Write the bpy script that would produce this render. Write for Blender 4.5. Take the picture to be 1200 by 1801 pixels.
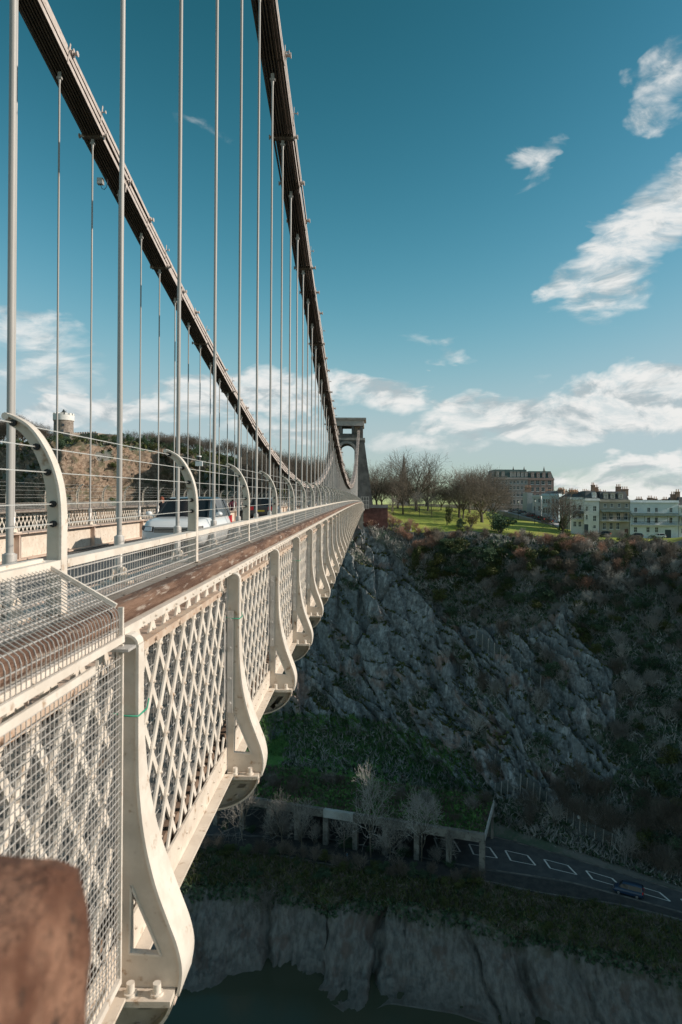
import bpy, bmesh, math, random
import numpy as np
from mathutils import Vector, Matrix
from mathutils.bvhtree import BVHTree
R = math.radians
random.seed(7)
rng = np.random.default_rng(7)
sc = bpy.context.scene
for _o in list(bpy.data.objects):
    bpy.data.objects.remove(_o)
COL = sc.collection

# ------------------------------------------------------------------ camera
F, VX, VY, ROLL = 1200.0, 647.0, 888.0, 0.007      # 24 mm lens on a 36 mm high frame
cam_d = bpy.data.cameras.new('camera')
cam_d.sensor_fit = 'VERTICAL'; cam_d.sensor_height = 36.0; cam_d.sensor_width = 24.0
cam_d.lens = 36.0 * F / 1801.0
cam_d.shift_x = (600.0 - VX) / 1801.0
cam_d.shift_y = (VY - 900.5) / 1801.0
cam_d.clip_start = 0.05; cam_d.clip_end = 8000
cam_d.dof.use_dof = True; cam_d.dof.focus_distance = 14.0; cam_d.dof.aperture_fstop = 5.0
cam = bpy.data.objects.new('camera', cam_d); COL.objects.link(cam)
cam.matrix_world = Matrix.Rotation(R(90), 4, 'X') @ Matrix.Rotation(ROLL, 4, 'Z')
sc.camera = cam

# ------------------------------------------------------------------ sun + sky
SUN_EL = R(25); SUN_AZ = R(93)          # azimuth from +Y (bridge axis) towards +X
SUNV = Vector((math.sin(SUN_AZ) * math.cos(SUN_EL), math.cos(SUN_AZ) * math.cos(SUN_EL), math.sin(SUN_EL)))
sun_d = bpy.data.lights.new('sun', 'SUN'); sun_d.energy = 5.0; sun_d.angle = R(0.5); sun_d.color = (1.0, 0.885, 0.75)
sun = bpy.data.objects.new('sun', sun_d); COL.objects.link(sun)
sun.rotation_euler = SUNV.to_track_quat('Z', 'Y').to_euler()

world = bpy.data.worlds.new('World'); sc.world = world; world.use_nodes = True
wt = world.node_tree; wt.nodes.clear()

class NT:
    """tiny helper to write node trees as expressions"""
    def __init__(s, nt): s.nt = nt
    def n(s, t, **kw):
        nd = s.nt.nodes.new(t)
        for k, v in kw.items(): setattr(nd, k, v)
        return nd
    def put(s, sock, v):
        if v is None: return
        if hasattr(v, 'is_linked') or isinstance(v, bpy.types.NodeSocket): s.nt.links.new(v, sock)
        else: sock.default_value = v
    def m(s, op, a, b=None, c=None, clamp=False):
        nd = s.n('ShaderNodeMath', operation=op); nd.use_clamp = clamp
        s.put(nd.inputs[0], a); s.put(nd.inputs[1], b)
        if c is not None: s.put(nd.inputs[2], c)
        return nd.outputs[0]
    def mix(s, f, a, b, blend='MIX'):
        nd = s.n('ShaderNodeMix', data_type='RGBA', blend_type=blend)
        s.put(nd.inputs['Factor'], f)
        s.put(nd.inputs[6], a if not isinstance(a, tuple) else (*a[:3], 1)); s.put(nd.inputs[7], b if not isinstance(b, tuple) else (*b[:3], 1))
        return nd.outputs[2]
    def noise(s, vec, scale, detail=4, rough=0.55, dist=0.0, color=False):
        nd = s.n('ShaderNodeTexNoise'); s.put(nd.inputs['Vector'], vec)
        nd.inputs['Scale'].default_value = scale; nd.inputs['Detail'].default_value = detail
        nd.inputs['Roughness'].default_value = rough; nd.inputs['Distortion'].default_value = dist
        return nd.outputs['Color' if color else 'Fac']
    def ramp(s, f, pts):
        nd = s.n('ShaderNodeMapRange', interpolation_type='SMOOTHSTEP'); s.put(nd.inputs[0], f)
        nd.inputs[1].default_value, nd.inputs[2].default_value = pts
        return nd.outputs[0]
    def xyz(s, x, y, z):
        nd = s.n('ShaderNodeCombineXYZ'); s.put(nd.inputs[0], x); s.put(nd.inputs[1], y); s.put(nd.inputs[2], z)
        return nd.outputs[0]
    def vmul(s, v, k):
        nd = s.n('ShaderNodeVectorMath', operation='MULTIPLY'); s.put(nd.inputs[0], v); nd.inputs[1].default_value = k
        return nd.outputs[0]
    def vadd(s, a, b):
        nd = s.n('ShaderNodeVectorMath', operation='ADD'); s.put(nd.inputs[0], a); s.put(nd.inputs[1], b)
        return nd.outputs[0]

SKY_STRENGTH = 0.085
def build_world():
    N = NT(wt)
    sky = N.n('ShaderNodeTexSky', sky_type='NISHITA')
    sky.sun_disc = False; sky.sun_elevation = SUN_EL; sky.sun_rotation = SUN_AZ
    sky.altitude = 0; sky.air_density = 1.0; sky.dust_density = 0.4; sky.ozone_density = 2.2
    sc_ = N.n('ShaderNodeSeparateColor'); N.put(sc_.inputs[0], sky.outputs[0]); cc_ = N.n('ShaderNodeCombineColor')
    for i in range(3): N.put(cc_.inputs[i], N.m('MULTIPLY', N.m('SUBTRACT', 1.0, N.m('EXPONENT', N.m('MULTIPLY', N.m('POWER', N.m('DIVIDE', sc_.outputs[i], SKY_B[i]), SKY_P[i]), -1.0))), SKY_A[i] / SKY_STRENGTH))
    base = cc_.outputs[0]
    tc = N.n('ShaderNodeTexCoord').outputs['Generated']
    sep = N.n('ShaderNodeSeparateXYZ'); N.put(sep.inputs[0], tc)
    x, y, z = sep.outputs
    az = N.m('ARCTAN2', x, y); el = N.m('ARCSINE', z)
    # cloud detail noise in direction space, drawn out sideways
    v = N.xyz(N.m('MULTIPLY', az, 1.0), N.m('MULTIPLY', el, 2.1), 0.0)
    w = N.noise(v, 5.0, 3, 0.5, 0, True)
    vw = N.vadd(v, N.vmul(w, (0.16, 0.10, 0.0)))
    n1 = N.noise(vw, 9.0, 9, 0.60, 0.3)
    n2 = N.noise(N.vadd(vw, (0.012, -0.030, 0)), 9.0, 6, 0.60, 0.3)      # same field sampled towards the light
    wx = N.noise(v, 7.0, 4, 0.6, 0.4, True)
    s2 = N.n('ShaderNodeSeparateXYZ'); N.put(s2.inputs[0], wx)
    azw = N.m('ADD', az, N.m('MULTIPLY', N.m('SUBTRACT', s2.outputs[0], 0.5), 0.22))
    elw = N.m('ADD', el, N.m('MULTIPLY', N.m('SUBTRACT', s2.outputs[1], 0.5), 0.11))
    tot = None
    for (px, py, rx, ry, ang, st) in CLOUDS:
        a0 = math.atan((px - VX) / F); e0 = math.asin((VY - py) / math.sqrt(F * F + (px - VX) ** 2 + (VY - py) ** 2))
        ra, re = rx / F * 0.95, ry / F * 0.95
        da = N.m('SUBTRACT', azw, a0); de = N.m('SUBTRACT', elw, e0)
        ca, sa = math.cos(ang), math.sin(ang)
        p = N.m('MULTIPLY', N.m('ADD', N.m('MULTIPLY', da, ca), N.m('MULTIPLY', de, sa)), 1 / ra)
        q = N.m('MULTIPLY', N.m('ADD', N.m('MULTIPLY', da, -sa), N.m('MULTIPLY', de, ca)), 1 / re)
        d = N.m('ADD', N.m('MULTIPLY', p, p), N.m('MULTIPLY', q, q))
        b = N.m('MULTIPLY', N.m('SUBTRACT', 1.0, d, clamp=True), st)
        tot = b if tot is None else N.m('MAXIMUM', tot, b)
    # scattered clouds outside the measured directions (rest of the sky dome)
    front = N.ramp(y, (0.45, 0.75))
    rest = N.m('MULTIPLY', N.m('SUBTRACT', 1.0, front), N.ramp(N.noise(v, 2.2, 3), (0.5, 0.62)))
    rest = N.m('MULTIPLY', rest, N.ramp(z, (0.03, 0.12)))
    tot = N.m('MAXIMUM', tot, N.m('MULTIPLY', rest, 0.7))
    dens = N.m('ADD', N.m('MULTIPLY', tot, 0.80), N.m('MULTIPLY', N.m('SUBTRACT', n1, 0.5), 1.45))
    dens = N.m('MULTIPLY', N.ramp(dens, (0.10, 0.66)), N.ramp(tot, (0.0, 0.16)))
    dens = N.m('MULTIPLY', dens, N.m('ADD', 0.55, N.m('MULTIPLY', N.ramp(N.noise(vw, 20.0, 8, 0.68), (0.34, 0.58)), 0.45)))
    lit = N.ramp(N.m('SUBTRACT', n1, n2), (-0.14, 0.06))
    cl = N.mix(lit, CLOUD_DARK, CLOUD_LIT)
    # a thin veil of haze whitens the lowest few degrees
    out = N.mix(N.m('MULTIPLY', dens, 0.93), base, cl)
    bg = N.n('ShaderNodeBackground'); N.put(bg.inputs[0], out); bg.inputs[1].default_value = SKY_STRENGTH
    wo = N.n('ShaderNodeOutputWorld'); wt.links.new(bg.outputs[0], wo.inputs[0])
# film-like response of the sky colour: rises steeply, then levels off towards the horizon
SKY_A = (0.46, 0.585, 0.64); SKY_B = (2.25, 2.62, 3.66); SKY_P = (3.0, 2.2, 2.8)
CLOUD_LIT = (10.4, 10.3, 10.0); CLOUD_DARK = (5.2, 6.0, 6.3)
# px, py, half width, half height, tilt, strength (directions measured from the photograph)
CLOUDS = [(1080, 718, 340, 70, 0.05, 1.25), (860, 722, 165, 52, 0.12, 1.15), (1150, 690, 220, 55, 0.0, 1.25), (1000, 745, 170, 38, -0.05, 1.1),
          (1140, 400, 200, 80, 0.62, 0.95), (1010, 490, 80, 45, 0.7, 0.62), (1190, 340, 90, 60, 0.6, 0.85),
          (920, 290, 75, 45, 0.6, 0.46), (1170, 150, 85, 60, 0.6, 0.55), (770, 612, 100, 16, -0.05, 0.42),
          (640, 685, 130, 42, -0.1, 0.95), (480, 690, 230, 52, 0.0, 0.95), (340, 695, 100, 48, 0, 0.75), (60, 625, 130, 80, -0.25, 0.62),
          (150, 728, 130, 45, 0.1, 1.1), (225, 732, 90, 42, 0, 1.05), (110, 708, 60, 36, 0.4, 1.15), (20, 560, 70, 26, 0, 0.6),
          (1130, 845, 200, 42, 0.0, 1.15), (1010, 855, 120, 22, 0, 0.8), (1180, 815, 60, 22, 0, 0.85), (720, 780, 130, 30, 0, 0.5), (940, 655, 60, 12, 0, 0.35), (500, 760, 160, 30, 0, 0.6),
          (320, 228, 70, 16, 0, 0.13)]
build_world()

sc.view_settings.view_transform = 'Standard'; sc.view_settings.look = 'None'
sc.view_settings.exposure = 0.0; sc.view_settings.gamma = 1.0; sc.view_settings.use_curve_mapping = False
sc.render.engine = 'CYCLES'; sc.cycles.use_denoising = True
sc.cycles.max_bounces = 6; sc.cycles.diffuse_bounces = 3; sc.cycles.glossy_bounces = 3; sc.cycles.transmission_bounces = 4; sc.cycles.transparent_max_bounces = 8

def P(px, py, D):
    """a measured direction and a real distance along the bridge axis -> a point in the world"""
    du, dv = px - VX, VY - py
    u, v = du - ROLL * dv, dv + ROLL * du
    return Vector((u * D / F, D, v * D / F))

# ------------------------------------------------------------------ mesh + object helpers
class MB:
    def __init__(s): s.v = []; s.f = []; s.sm = []
    def add(s, verts, faces, smooth=False):
        o = len(s.v); s.v.extend([tuple(p) for p in verts])
        s.f.extend([tuple(i + o for i in f) for f in faces]); s.sm.extend([smooth] * len(faces))
    def box(s, x0, x1, y0, y1, z0, z1):
        s.add([(x0, y0, z0), (x1, y0, z0), (x1, y1, z0), (x0, y1, z0), (x0, y0, z1), (x1, y0, z1), (x1, y1, z1), (x0, y1, z1)],
              [(3, 2, 1, 0), (4, 5, 6, 7), (0, 1, 5, 4), (1, 2, 6, 5), (2, 3, 7, 6), (3, 0, 4, 7)])
    def bar(s, p, q, w, h, side=(1, 0, 0)):
        p, q = Vector(p), Vector(q); d = (q - p).normalized(); a = Vector(side)
        a = (a - d * a.dot(d)); a = a.normalized() if a.length > 1e-5 else d.orthogonal().normalized()
        b = d.cross(a) * (h / 2); a = a * (w / 2)
        s.add([p - a - b, p + a - b, p + a + b, p - a + b, q - a - b, q + a - b, q + a + b, q - a + b],
              [(3, 2, 1, 0), (4, 5, 6, 7), (0, 1, 5, 4), (1, 2, 6, 5), (2, 3, 7, 6), (3, 0, 4, 7)])
    def tube(s, pts, rad, k=6, cap=True, smooth=True):
        pts = [Vector(p) for p in pts]; n = len(pts)
        if not hasattr(rad, '__len__'): rad = [rad] * n
        d = (pts[1] - pts[0]).normalized(); a = d.orthogonal().normalized(); vs = []
        for i in range(n):
            if i < n - 1: dd = (pts[i + 1] - pts[i]) if i == 0 else (pts[i + 1] - pts[i - 1])
            else: dd = pts[i] - pts[i - 1]
            dd.normalize(); a = (a - dd * a.dot(dd)); a = a.normalized() if a.length > 1e-6 else dd.orthogonal().normalized()
            b = dd.cross(a)
            for j in range(k):
                t = 2 * math.pi * j / k
                vs.append(pts[i] + (a * math.cos(t) + b * math.sin(t)) * rad[i])
        fs = [(i * k + j, i * k + (j + 1) % k, (i + 1) * k + (j + 1) % k, (i + 1) * k + j) for i in range(n - 1) for j in range(k)]
        s.add(vs, fs, smooth)
        if cap: s.add(vs[:k], [tuple(range(k))[::-1]]); s.add(vs[-k:], [tuple(range(k))])
    def prism(s, poly, axis, a0, a1, smooth=False):
        """closed polygon in the plane across `axis`, extruded from a0 to a1"""
        n = len(poly)
        mk = {'x': lambda p, a: (a, p[0], p[1]), 'y': lambda p, a: (p[0], a, p[1]), 'z': lambda p, a: (p[0], p[1], a)}[axis]
        s.add([mk(p, a0) for p in poly] + [mk(p, a1) for p in poly],
              [tuple(range(n)), tuple(range(2 * n - 1, n - 1, -1))], False)
        s.add([mk(p, a0) for p in poly] + [mk(p, a1) for p in poly], [(i, n + i, n + (i + 1) % n, (i + 1) % n) for i in range(n)], smooth)
    def strip(s, path, thick, axis, a0, a1, smooth=True):
        """flat bar following a 2D path, thickness to its left, width a0..a1 along axis"""
        L = [Vector(p) for p in path]; off = []
        for i in range(len(L)):
            d = (L[min(i + 1, len(L) - 1)] - L[max(i - 1, 0)]).normalized()
            off.append(L[i] + Vector((-d.y, d.x)) * thick)
        for i in range(len(L) - 1):
            s.prism([L[i], L[i + 1], off[i + 1], off[i]], axis, a0, a1)
    def sphere(s, c, r, k=8, m=5, sz=1.0):
        c = Vector(c); vs = []; fs = []
        for i in range(m + 1):
            ph = math.pi * i / m
            for j in range(k):
                t = 2 * math.pi * j / k
                vs.append(c + Vector((math.sin(ph) * math.cos(t) * r, math.sin(ph) * math.sin(t) * r, math.cos(ph) * r * sz)))
        for i in range(m):
            for j in range(k): fs.append((i * k + j, (i + 1) * k + j, (i + 1) * k + (j + 1) % k, i * k + (j + 1) % k))
        s.add(vs, fs, True)
    def cyl(s, c, r, h, axis='z', k=10, r2=None):
        c = Vector(c); d = {'x': Vector((1, 0, 0)), 'y': Vector((0, 1, 0)), 'z': Vector((0, 0, 1))}[axis]
        s.tube([c, c + d * h], [r, r if r2 is None else r2], k)
    def mesh(s, name, mat=None):
        me = bpy.data.meshes.new(name); me.from_pydata(s.v, [], s.f); me.update()
        me.polygons.foreach_set('use_smooth', s.sm)
        if mat: me.materials.append(mat)
        bm = bmesh.new(); bm.from_mesh(me); bmesh.ops.recalc_face_normals(bm, faces=bm.faces); bm.to_mesh(me); bm.free()
        return me

def obj(name, me, parent=None, mat=None, loc=None, rot=None):
    if isinstance(me, MB): me = me.mesh(name, mat)
    elif mat and not me.materials: me.materials.append(mat)
    o = bpy.data.objects.new(name, me); COL.objects.link(o)
    if parent: o.parent = parent
    if loc is not None: o.location = loc
    if rot is not None: o.rotation_euler = rot
    return o
def tag(o, label=None, cat=None, group=None, kind=None):
    if label: o['label'] = label
    if cat: o['category'] = cat
    if group: o['group'] = group
    if kind: o['kind'] = kind
    return o
def thing(name, label, cat, loc=(0, 0, 0), rot=(0, 0, 0), group=None):
    o = bpy.data.objects.new(name, None); o.empty_display_size = 0.2; COL.objects.link(o)
    o.location = loc; o.rotation_euler = rot
    return tag(o, label, cat, group)
def copy_tree(o, parent=None):
    c = o.copy(); COL.objects.link(c)
    if parent: c.parent = parent
    for ch in list(o.children): copy_tree(ch, c)
    return c
ORD = ('first second third fourth fifth sixth seventh eighth ninth tenth eleventh twelfth thirteenth fourteenth fifteenth sixteenth '
       'seventeenth eighteenth nineteenth twentieth').split()

# ------------------------------------------------------------------ materials
def mk(name, c1, c2=None, scale=4.0, rough=0.6, bump=0.0, bscale=None, metal=0.0, c3=None, lo=0.40, hi=0.62, coords='Object', stretch=None, bdist=0.02, spec=0.4, c3r=(0.60, 0.72)):
    m = bpy.data.materials.new(name); m.use_nodes = True; nt = m.node_tree; N = NT(nt)
    b = nt.nodes['Principled BSDF']
    tc = N.n('ShaderNodeTexCoord').outputs[coords]
    oi = N.n('ShaderNodeObjectInfo')
    off = N.m('MULTIPLY', oi.outputs['Random'], 37.0)
    v = N.vadd(tc, N.xyz(off, off, off))
    if stretch: v = N.vmul(v, stretch)
    n = N.noise(v, scale, 6, 0.6)
    col = N.mix(N.ramp(n, (lo, hi)), c1, c2 or c1)
    if c3:
        n3 = N.noise(N.vadd(v, (5.3, 1.7, 9.1)), scale * 2.3, 6, 0.65)
        col = N.mix(N.ramp(n3, c3r), col, c3)
    N.put(b.inputs['Base Color'], col)
    b.inputs['Roughness'].default_value = rough; b.inputs['Metallic'].default_value = metal
    b.inputs['Specular IOR Level'].default_value = spec
    if bump:
        bn = N.n('ShaderNodeBump'); bn.inputs['Strength'].default_value = bump; bn.inputs['Distance'].default_value = bdist
        N.put(bn.inputs['Height'], N.noise(v, bscale or scale * 4, 6, 0.65)); nt.links.new(bn.outputs[0], b.inputs['Normal'])
    return m
def plain(name, c, rough=0.5, metal=0.0, emit=None, spec=0.5):
    m = bpy.data.materials.new(name); m.use_nodes = True; b = m.node_tree.nodes['Principled BSDF']
    N = NT(m.node_tree); tc = N.n('ShaderNodeTexCoord').outputs['Object']
    n = N.noise(tc, 7.0, 4)
    N.put(b.inputs['Base Color'], N.mix(n, tuple(x * 0.9 for x in c), tuple(min(1, x * 1.08) for x in c)))
    b.inputs['Roughness'].default_value = rough; b.inputs['Metallic'].default_value = metal; b.inputs['Specular IOR Level'].default_value = spec
    if emit: b.inputs['Emission Color'].default_value = (*c, 1); b.inputs['Emission Strength'].default_value = emit
    return m
M = {}
M['cream'] = mk('cream_paint', (0.60, 0.52, 0.44), (0.68, 0.60, 0.515), 5, 0.5, 0.15, 30, c3=(0.30, 0.18, 0.10), c3r=(0.56, 0.72))
M['white_paint'] = mk('white_paint', (0.64, 0.575, 0.505), (0.72, 0.66, 0.59), 6, 0.45, 0.12, 40, c3=(0.38, 0.26, 0.17), c3r=(0.57, 0.75))
M['girder_paint'] = mk('stained_girder_paint', (0.50, 0.37, 0.30), (0.58, 0.46, 0.38), 3, 0.55, 0.15, 25, c3=(0.22, 0.12, 0.07), c3r=(0.62, 0.78))
M['galv'] = mk('galvanised_steel', (0.48, 0.455, 0.43), (0.58, 0.555, 0.53), 12, 0.45, 0.1, 60, metal=0.25)
M['rod'] = mk('painted_rod', (0.33, 0.32, 0.305), (0.43, 0.415, 0.40), 9, 0.45, 0.2, 40, c3=(0.33, 0.27, 0.22), c3r=(0.62, 0.75), stretch=(1, 1, 0.15))
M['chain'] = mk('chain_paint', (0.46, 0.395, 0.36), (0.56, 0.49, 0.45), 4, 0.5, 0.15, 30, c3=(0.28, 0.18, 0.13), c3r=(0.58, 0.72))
M['chain_shade'] = mk('chain_inner_shade', (0.10, 0.075, 0.06), (0.17, 0.13, 0.105), 3, 0.8, 0.2, 20, c3=(0.30, 0.17, 0.07), c3r=(0.62, 0.72), stretch=(4, 0.2, 1))  # dark brown paints in the shade of the chain's underside, orange-brown flecks over it
M['timber'] = mk('weathered_timber', (0.10, 0.052, 0.034), (0.21, 0.125, 0.085), 14, 0.8, 0.9, 60, c3=(0.38, 0.31, 0.26), c3r=(0.54, 0.66), stretch=(1, 0.12, 1))
M['ledge'] = mk('grey_ledge', (0.21, 0.175, 0.145), (0.30, 0.26, 0.225), 7, 0.6, 0.4, 50, c3=(0.27, 0.15, 0.06), c3r=(0.64, 0.75))
M['rail_steel'] = mk('rusty_rail', (0.46, 0.34, 0.26), (0.56, 0.45, 0.36), 9, 0.6, 0.2, 30, c3=(0.36, 0.15, 0.04), c3r=(0.58, 0.68))
M['asphalt'] = mk('asphalt', (0.058, 0.062, 0.068), (0.082, 0.086, 0.090), 0.6, 0.75, 0.3, 30)
M['deck_boards'] = mk('footway_boards', (0.16, 0.15, 0.14), (0.23, 0.215, 0.20), 4, 0.8, 0.3, 20, c3=(0.28, 0.17, 0.09), stretch=(1, 0.2, 1))
M['under'] = mk('underside_timber', (0.16, 0.11, 0.08), (0.26, 0.18, 0.13), 4, 0.85, 0.4, 20, c3=(0.40, 0.22, 0.10))
M['black'] = plain('black_rubber', (0.02, 0.02, 0.022), 0.6)
M['wire'] = plain('steel_wire', (0.62, 0.62, 0.60), 0.35, 0.3)
M['green_tie'] = plain('green_cord', (0.02, 0.30, 0.18), 0.5)
M['stone_near'] = mk('sandstone_near', (0.17, 0.075, 0.045), (0.40, 0.215, 0.14), 13, 0.9, 1.0, 50, c3=(0.06, 0.04, 0.03), c3r=(0.54, 0.66), bdist=0.03)
# ------------------------------------------------------------------ vector noise
def _h(ix, iy, iz, s=0):
    n = (ix * 374761393 + iy * 668265263 + iz * 2147483647 + s * 1274126177).astype(np.int64) & 0xffffffff
    n = ((n ^ (n >> 13)) * 1274126177) & 0xffffffff
    n = ((n ^ (n >> 16)) * 2246822519) & 0xffffffff
    return ((n ^ (n >> 15)) & 0xffffff) / float(0xffffff)
def vnoise(p, s=0):
    i = np.floor(p).astype(np.int64); f = p - i; f = f * f * (3 - 2 * f); o = 0
    for dx in (0, 1):
        for dy in (0, 1):
            for dz in (0, 1):
                w = (f[..., 0] if dx else 1 - f[..., 0]) * (f[..., 1] if dy else 1 - f[..., 1]) * (f[..., 2] if dz else 1 - f[..., 2])
                o = o + w * _h(i[..., 0] + dx, i[..., 1] + dy, i[..., 2] + dz, s)
    return o * 2 - 1
def fbm(p, octv=4, s=0, gain=0.5):
    o = 0; a = 1.0; t = 0
    for k in range(octv):
        o = o + a * vnoise(p * (2.03 ** k) + k * 17.3, s + k); t += a; a *= gain
    return o / t
def worley(p, s=0):
    """distance to cell borders and a random level per cell: blocky rock"""
    i = np.floor(p).astype(np.int64); d1 = np.full(p.shape[:-1], 9.0); d2 = d1.copy(); lv = np.zeros(p.shape[:-1])
    for dx in (-1, 0, 1):
        for dy in (-1, 0, 1):
            for dz in (-1, 0, 1):
                c = [i[..., 0] + dx, i[..., 1] + dy, i[..., 2] + dz]
                q = np.stack([c[k] + _h(*c, s + 11 * (k + 1)) for k in range(3)], -1)
                d = np.sqrt(((q - p) ** 2).sum(-1)); v = _h(*c, s + 77)
                near = d < d1
                d2 = np.where(near, d1, np.minimum(d2, d)); lv = np.where(near, v, lv); d1 = np.where(near, d, d1)
    return d2 - d1, lv
def sstep(x, a, b):
    t = np.clip((x - a) / (b - a), 0, 1); return t * t * (3 - 2 * t)

# ------------------------------------------------------------------ the gorge: rows of levels, each a line of (X, Y, Z)
def row(pix, left, right):
    pts = sorted([tuple(P(*q)) for q in pix])
    xl, yl, zl = pts[-1]
    pts = list(left) + pts + [(xl + a, yl + b, zl + c) for a, b, c in right]
    return np.array(sorted(pts))
RT = [(20, -14, 0), (50, -52, 0), (90, -118, 0), (200, -290, 0)]  # gorge wall beyond the right edge, unseen; bend sharpened to shade the gorge
rows = [
 row([(380, 1790, 106), (700, 1830, 103), (1100, 1960, 92)], [(-320, 250, -84), (-140, 160, -84), (-60, 118, -84)], RT),                                   # 0 river bed
 row([(362, 1755, 108), (423, 1717, 113), (497, 1717, 113), (548, 1742, 109.6), (600, 1777, 105.2), (622, 1795, 103.3), (683, 1764, 106.8), (800, 1781, 104.8), (1000, 1850, 97.5), (1200, 1900, 92.5)],
     [(-320, 255, -78), (-140, 168, -78), (-60, 125, -78), (-34, 106, -78)], RT),                                                                       # 1 water edge
 row([(330, 1560, 123), (450, 1572, 121), (600, 1590, 118), (700, 1592, 117.6), (800, 1610, 114.7), (900, 1640, 110), (1000, 1660, 107.2), (1100, 1690, 103), (1200, 1720, 99.5)],
     [(-320, 270, -69), (-140, 180, -69), (-60, 136, -69)], RT),                                                                                       # 2 bank top
 row([(350, 1492, 132.5), (500, 1507, 129.5), (600, 1526, 125.5), (700, 1541, 122.6), (850, 1550, 121), (950, 1572, 117), (1100, 1594, 113.6), (1200, 1620, 109.5)],
     [(-320, 282, -66.9), (-140, 192, -66.9), (-60, 145, -66.9)], RT),                                                                                 # 3 path, near side
 row([(350, 1470, 137), (569, 1475, 136), (700, 1502, 130), (848, 1530, 124.3), (1000, 1552, 120), (1200, 1606, 111.2)],
     [(-320, 290, -66.5), (-140, 200, -66.5), (-60, 152, -66.5)], RT),                                                                                 # 4 road, near side
 row([(350, 1420, 149), (569, 1425, 148.5), (700, 1440, 144), (880, 1472, 136.5), (1000, 1506, 129), (1200, 1568, 117.3)],
     [(-320, 303, -66.4), (-140, 212, -66.4), (-60, 164, -66.4)], RT),                                                                                 # 5 road, far side
 row([(350, 1300, 163), (480, 1292, 172), (560, 1302, 171), (650, 1312, 168), (740, 1345, 160), (820, 1392, 149), (900, 1440, 139), (1000, 1478, 133), (1100, 1515, 127.5), (1200, 1552, 121)],
     [(-320, 320, -60), (-140, 222, -57), (-70, 176, -55)], RT),                                                                                       # 6 foot of the cliff
 row([(500, 1200, 180), (600, 1200, 178), (700, 1200, 174), (800, 1235, 163), (900, 1270, 150), (1000, 1310, 146), (1200, 1365, 137)],
     [(-320, 340, -35), (-140, 240, -35), (-70, 190, -40)], RT),                                                                                       # 7
 row([(560, 1070, 186), (650, 1070, 184), (740, 1080, 182), (790, 1100, 179), (900, 1110, 170), (1000, 1130, 164), (1200, 1150, 156)],
     [(-320, 355, -12), (-165, 272, -6), (-106, 230, -6), (-79, 264, -6), (-63, 243, -8), (-45, 220, -12)], RT),                                                                        # 8
 row([(600, 948, 194), (640, 938, 195), (680, 962, 194), (740, 965, 191), (850, 952, 187), (950, 960, 182), (1050, 968, 177), (1200, 974, 168)],
     [(-320, 370, 26), (-200, 310, 26), (-156, 290, 22), (-111, 246, 21.5), (-98, 268, 21.5), (-85, 287, 21), (-69, 262, 17), (-41, 246, 9), (-20, 212, -3)], RT),                            # 9 top edge
 row([(600, 905, 206), (660, 902, 206), (700, 915, 205), (800, 922, 203), (900, 935, 202), (960, 940, 202), (1050, 946, 203), (1200, 948, 204)],
     [(-320, 390, 29), (-200, 330, 28), (-150, 306, 26), (-105, 278, 25.5), (-85, 303, 25), (-64, 280, 20), (-38, 258, 12), (-20, 224, 0)], RT),                           # 10 lawn, near side
 row([(600, 887, 290), (690, 887, 290), (800, 892, 284), (880, 900, 272), (930, 912, 252), (1000, 930, 232), (1060, 941, 221), (1200, 945, 214)],
     [(-320, 440, 30), (-140, 380, 32), (-60, 330, 22), (-30, 300, 6)], [(30, -4, 0), (70, -50, 0), (110, -110, 0), (230, -280, 0)]),                                    # 11 lawn, far side
 row([(600, 886, 420), (900, 893, 420), (1200, 905, 420)], [(-400, 600, 30), (-140, 500, 30), (-60, 460, 18)], [(60, 0, 0), (150, 0, 0), (300, 0, 0)]),   # 12
 np.array([(-4000, 4500, 20), (0, 4500, 0), (4000, 4500, -10)]),                                                                                      # 13 far land
]
for _i, _x0 in ((8, 80), (9, 80), (10, 106), (11, 112)):
    rows[_i] = _r = np.array([(x, np.interp(x, rows[_i][:, 0], rows[_i][:, 1]), np.interp(x, rows[_i][:, 0], rows[_i][:, 2])) for x in sorted(set(rows[_i][:, 0]) | {_x0 + k * 4 for k in range(8)})])
    _r[:, 2] += np.clip((_r[:, 0] - _x0) / 26.0, 0, 1) * 19  # unseen knoll, added past the right edge to shade the gorge
XS = np.unique(np.round(np.concatenate([np.arange(-420, -160, 4.0), np.arange(-160, -45, 0.9), np.arange(-45, 96, 0.27), np.arange(96, 160, 1.2), np.arange(160, 420, 4.0)]), 3))
NSUB = [4, 70, 36, 10, 10, 46, 60, 60, 66, 34, 30, 20, 10]
def smooth(a, k):
    # smoothing along X (non-uniform grid: resample to 0.5 m first)
    xs = np.arange(XS[0], XS[-1] + .5, 0.5); b = np.interp(xs, XS, a)
    ker = np.hanning(2 * k + 3); ker /= ker.sum(); b = np.convolve(np.pad(b, k + 1, mode='edge'), ker, 'valid')
    return np.interp(XS, xs, b)
def smooth_noise(n):
    return np.array([float(v) for v in fbm(np.stack([np.arange(len(np.arange(-430, 431, 1.3))) * 0.23, np.zeros(len(np.arange(-430, 431, 1.3))), np.zeros(len(np.arange(-430, 431, 1.3)))], -1), 4, 71)])
GY = []; GZ = []
for i, r in enumerate(rows):
    k = 2 if i == 1 else 8
    GY.append(smooth(np.interp(XS, r[:, 0], r[:, 1]), k)); GZ.append(smooth(np.interp(XS, r[:, 0], r[:, 2]), k))
GY[2] = GY[2] + np.interp(XS, np.arange(-430, 431, 1.3), smooth_noise(862)) * 2.6
tpar = []; Yl = []; Zl = []
for i in range(len(rows) - 1):
    for j in range(NSUB[i]):
        t = j / NSUB[i]; tpar.append(i + t)
        Yl.append(GY[i] * (1 - t) + GY[i + 1] * t); Zl.append(GZ[i] * (1 - t) + GZ[i + 1] * t)
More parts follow.
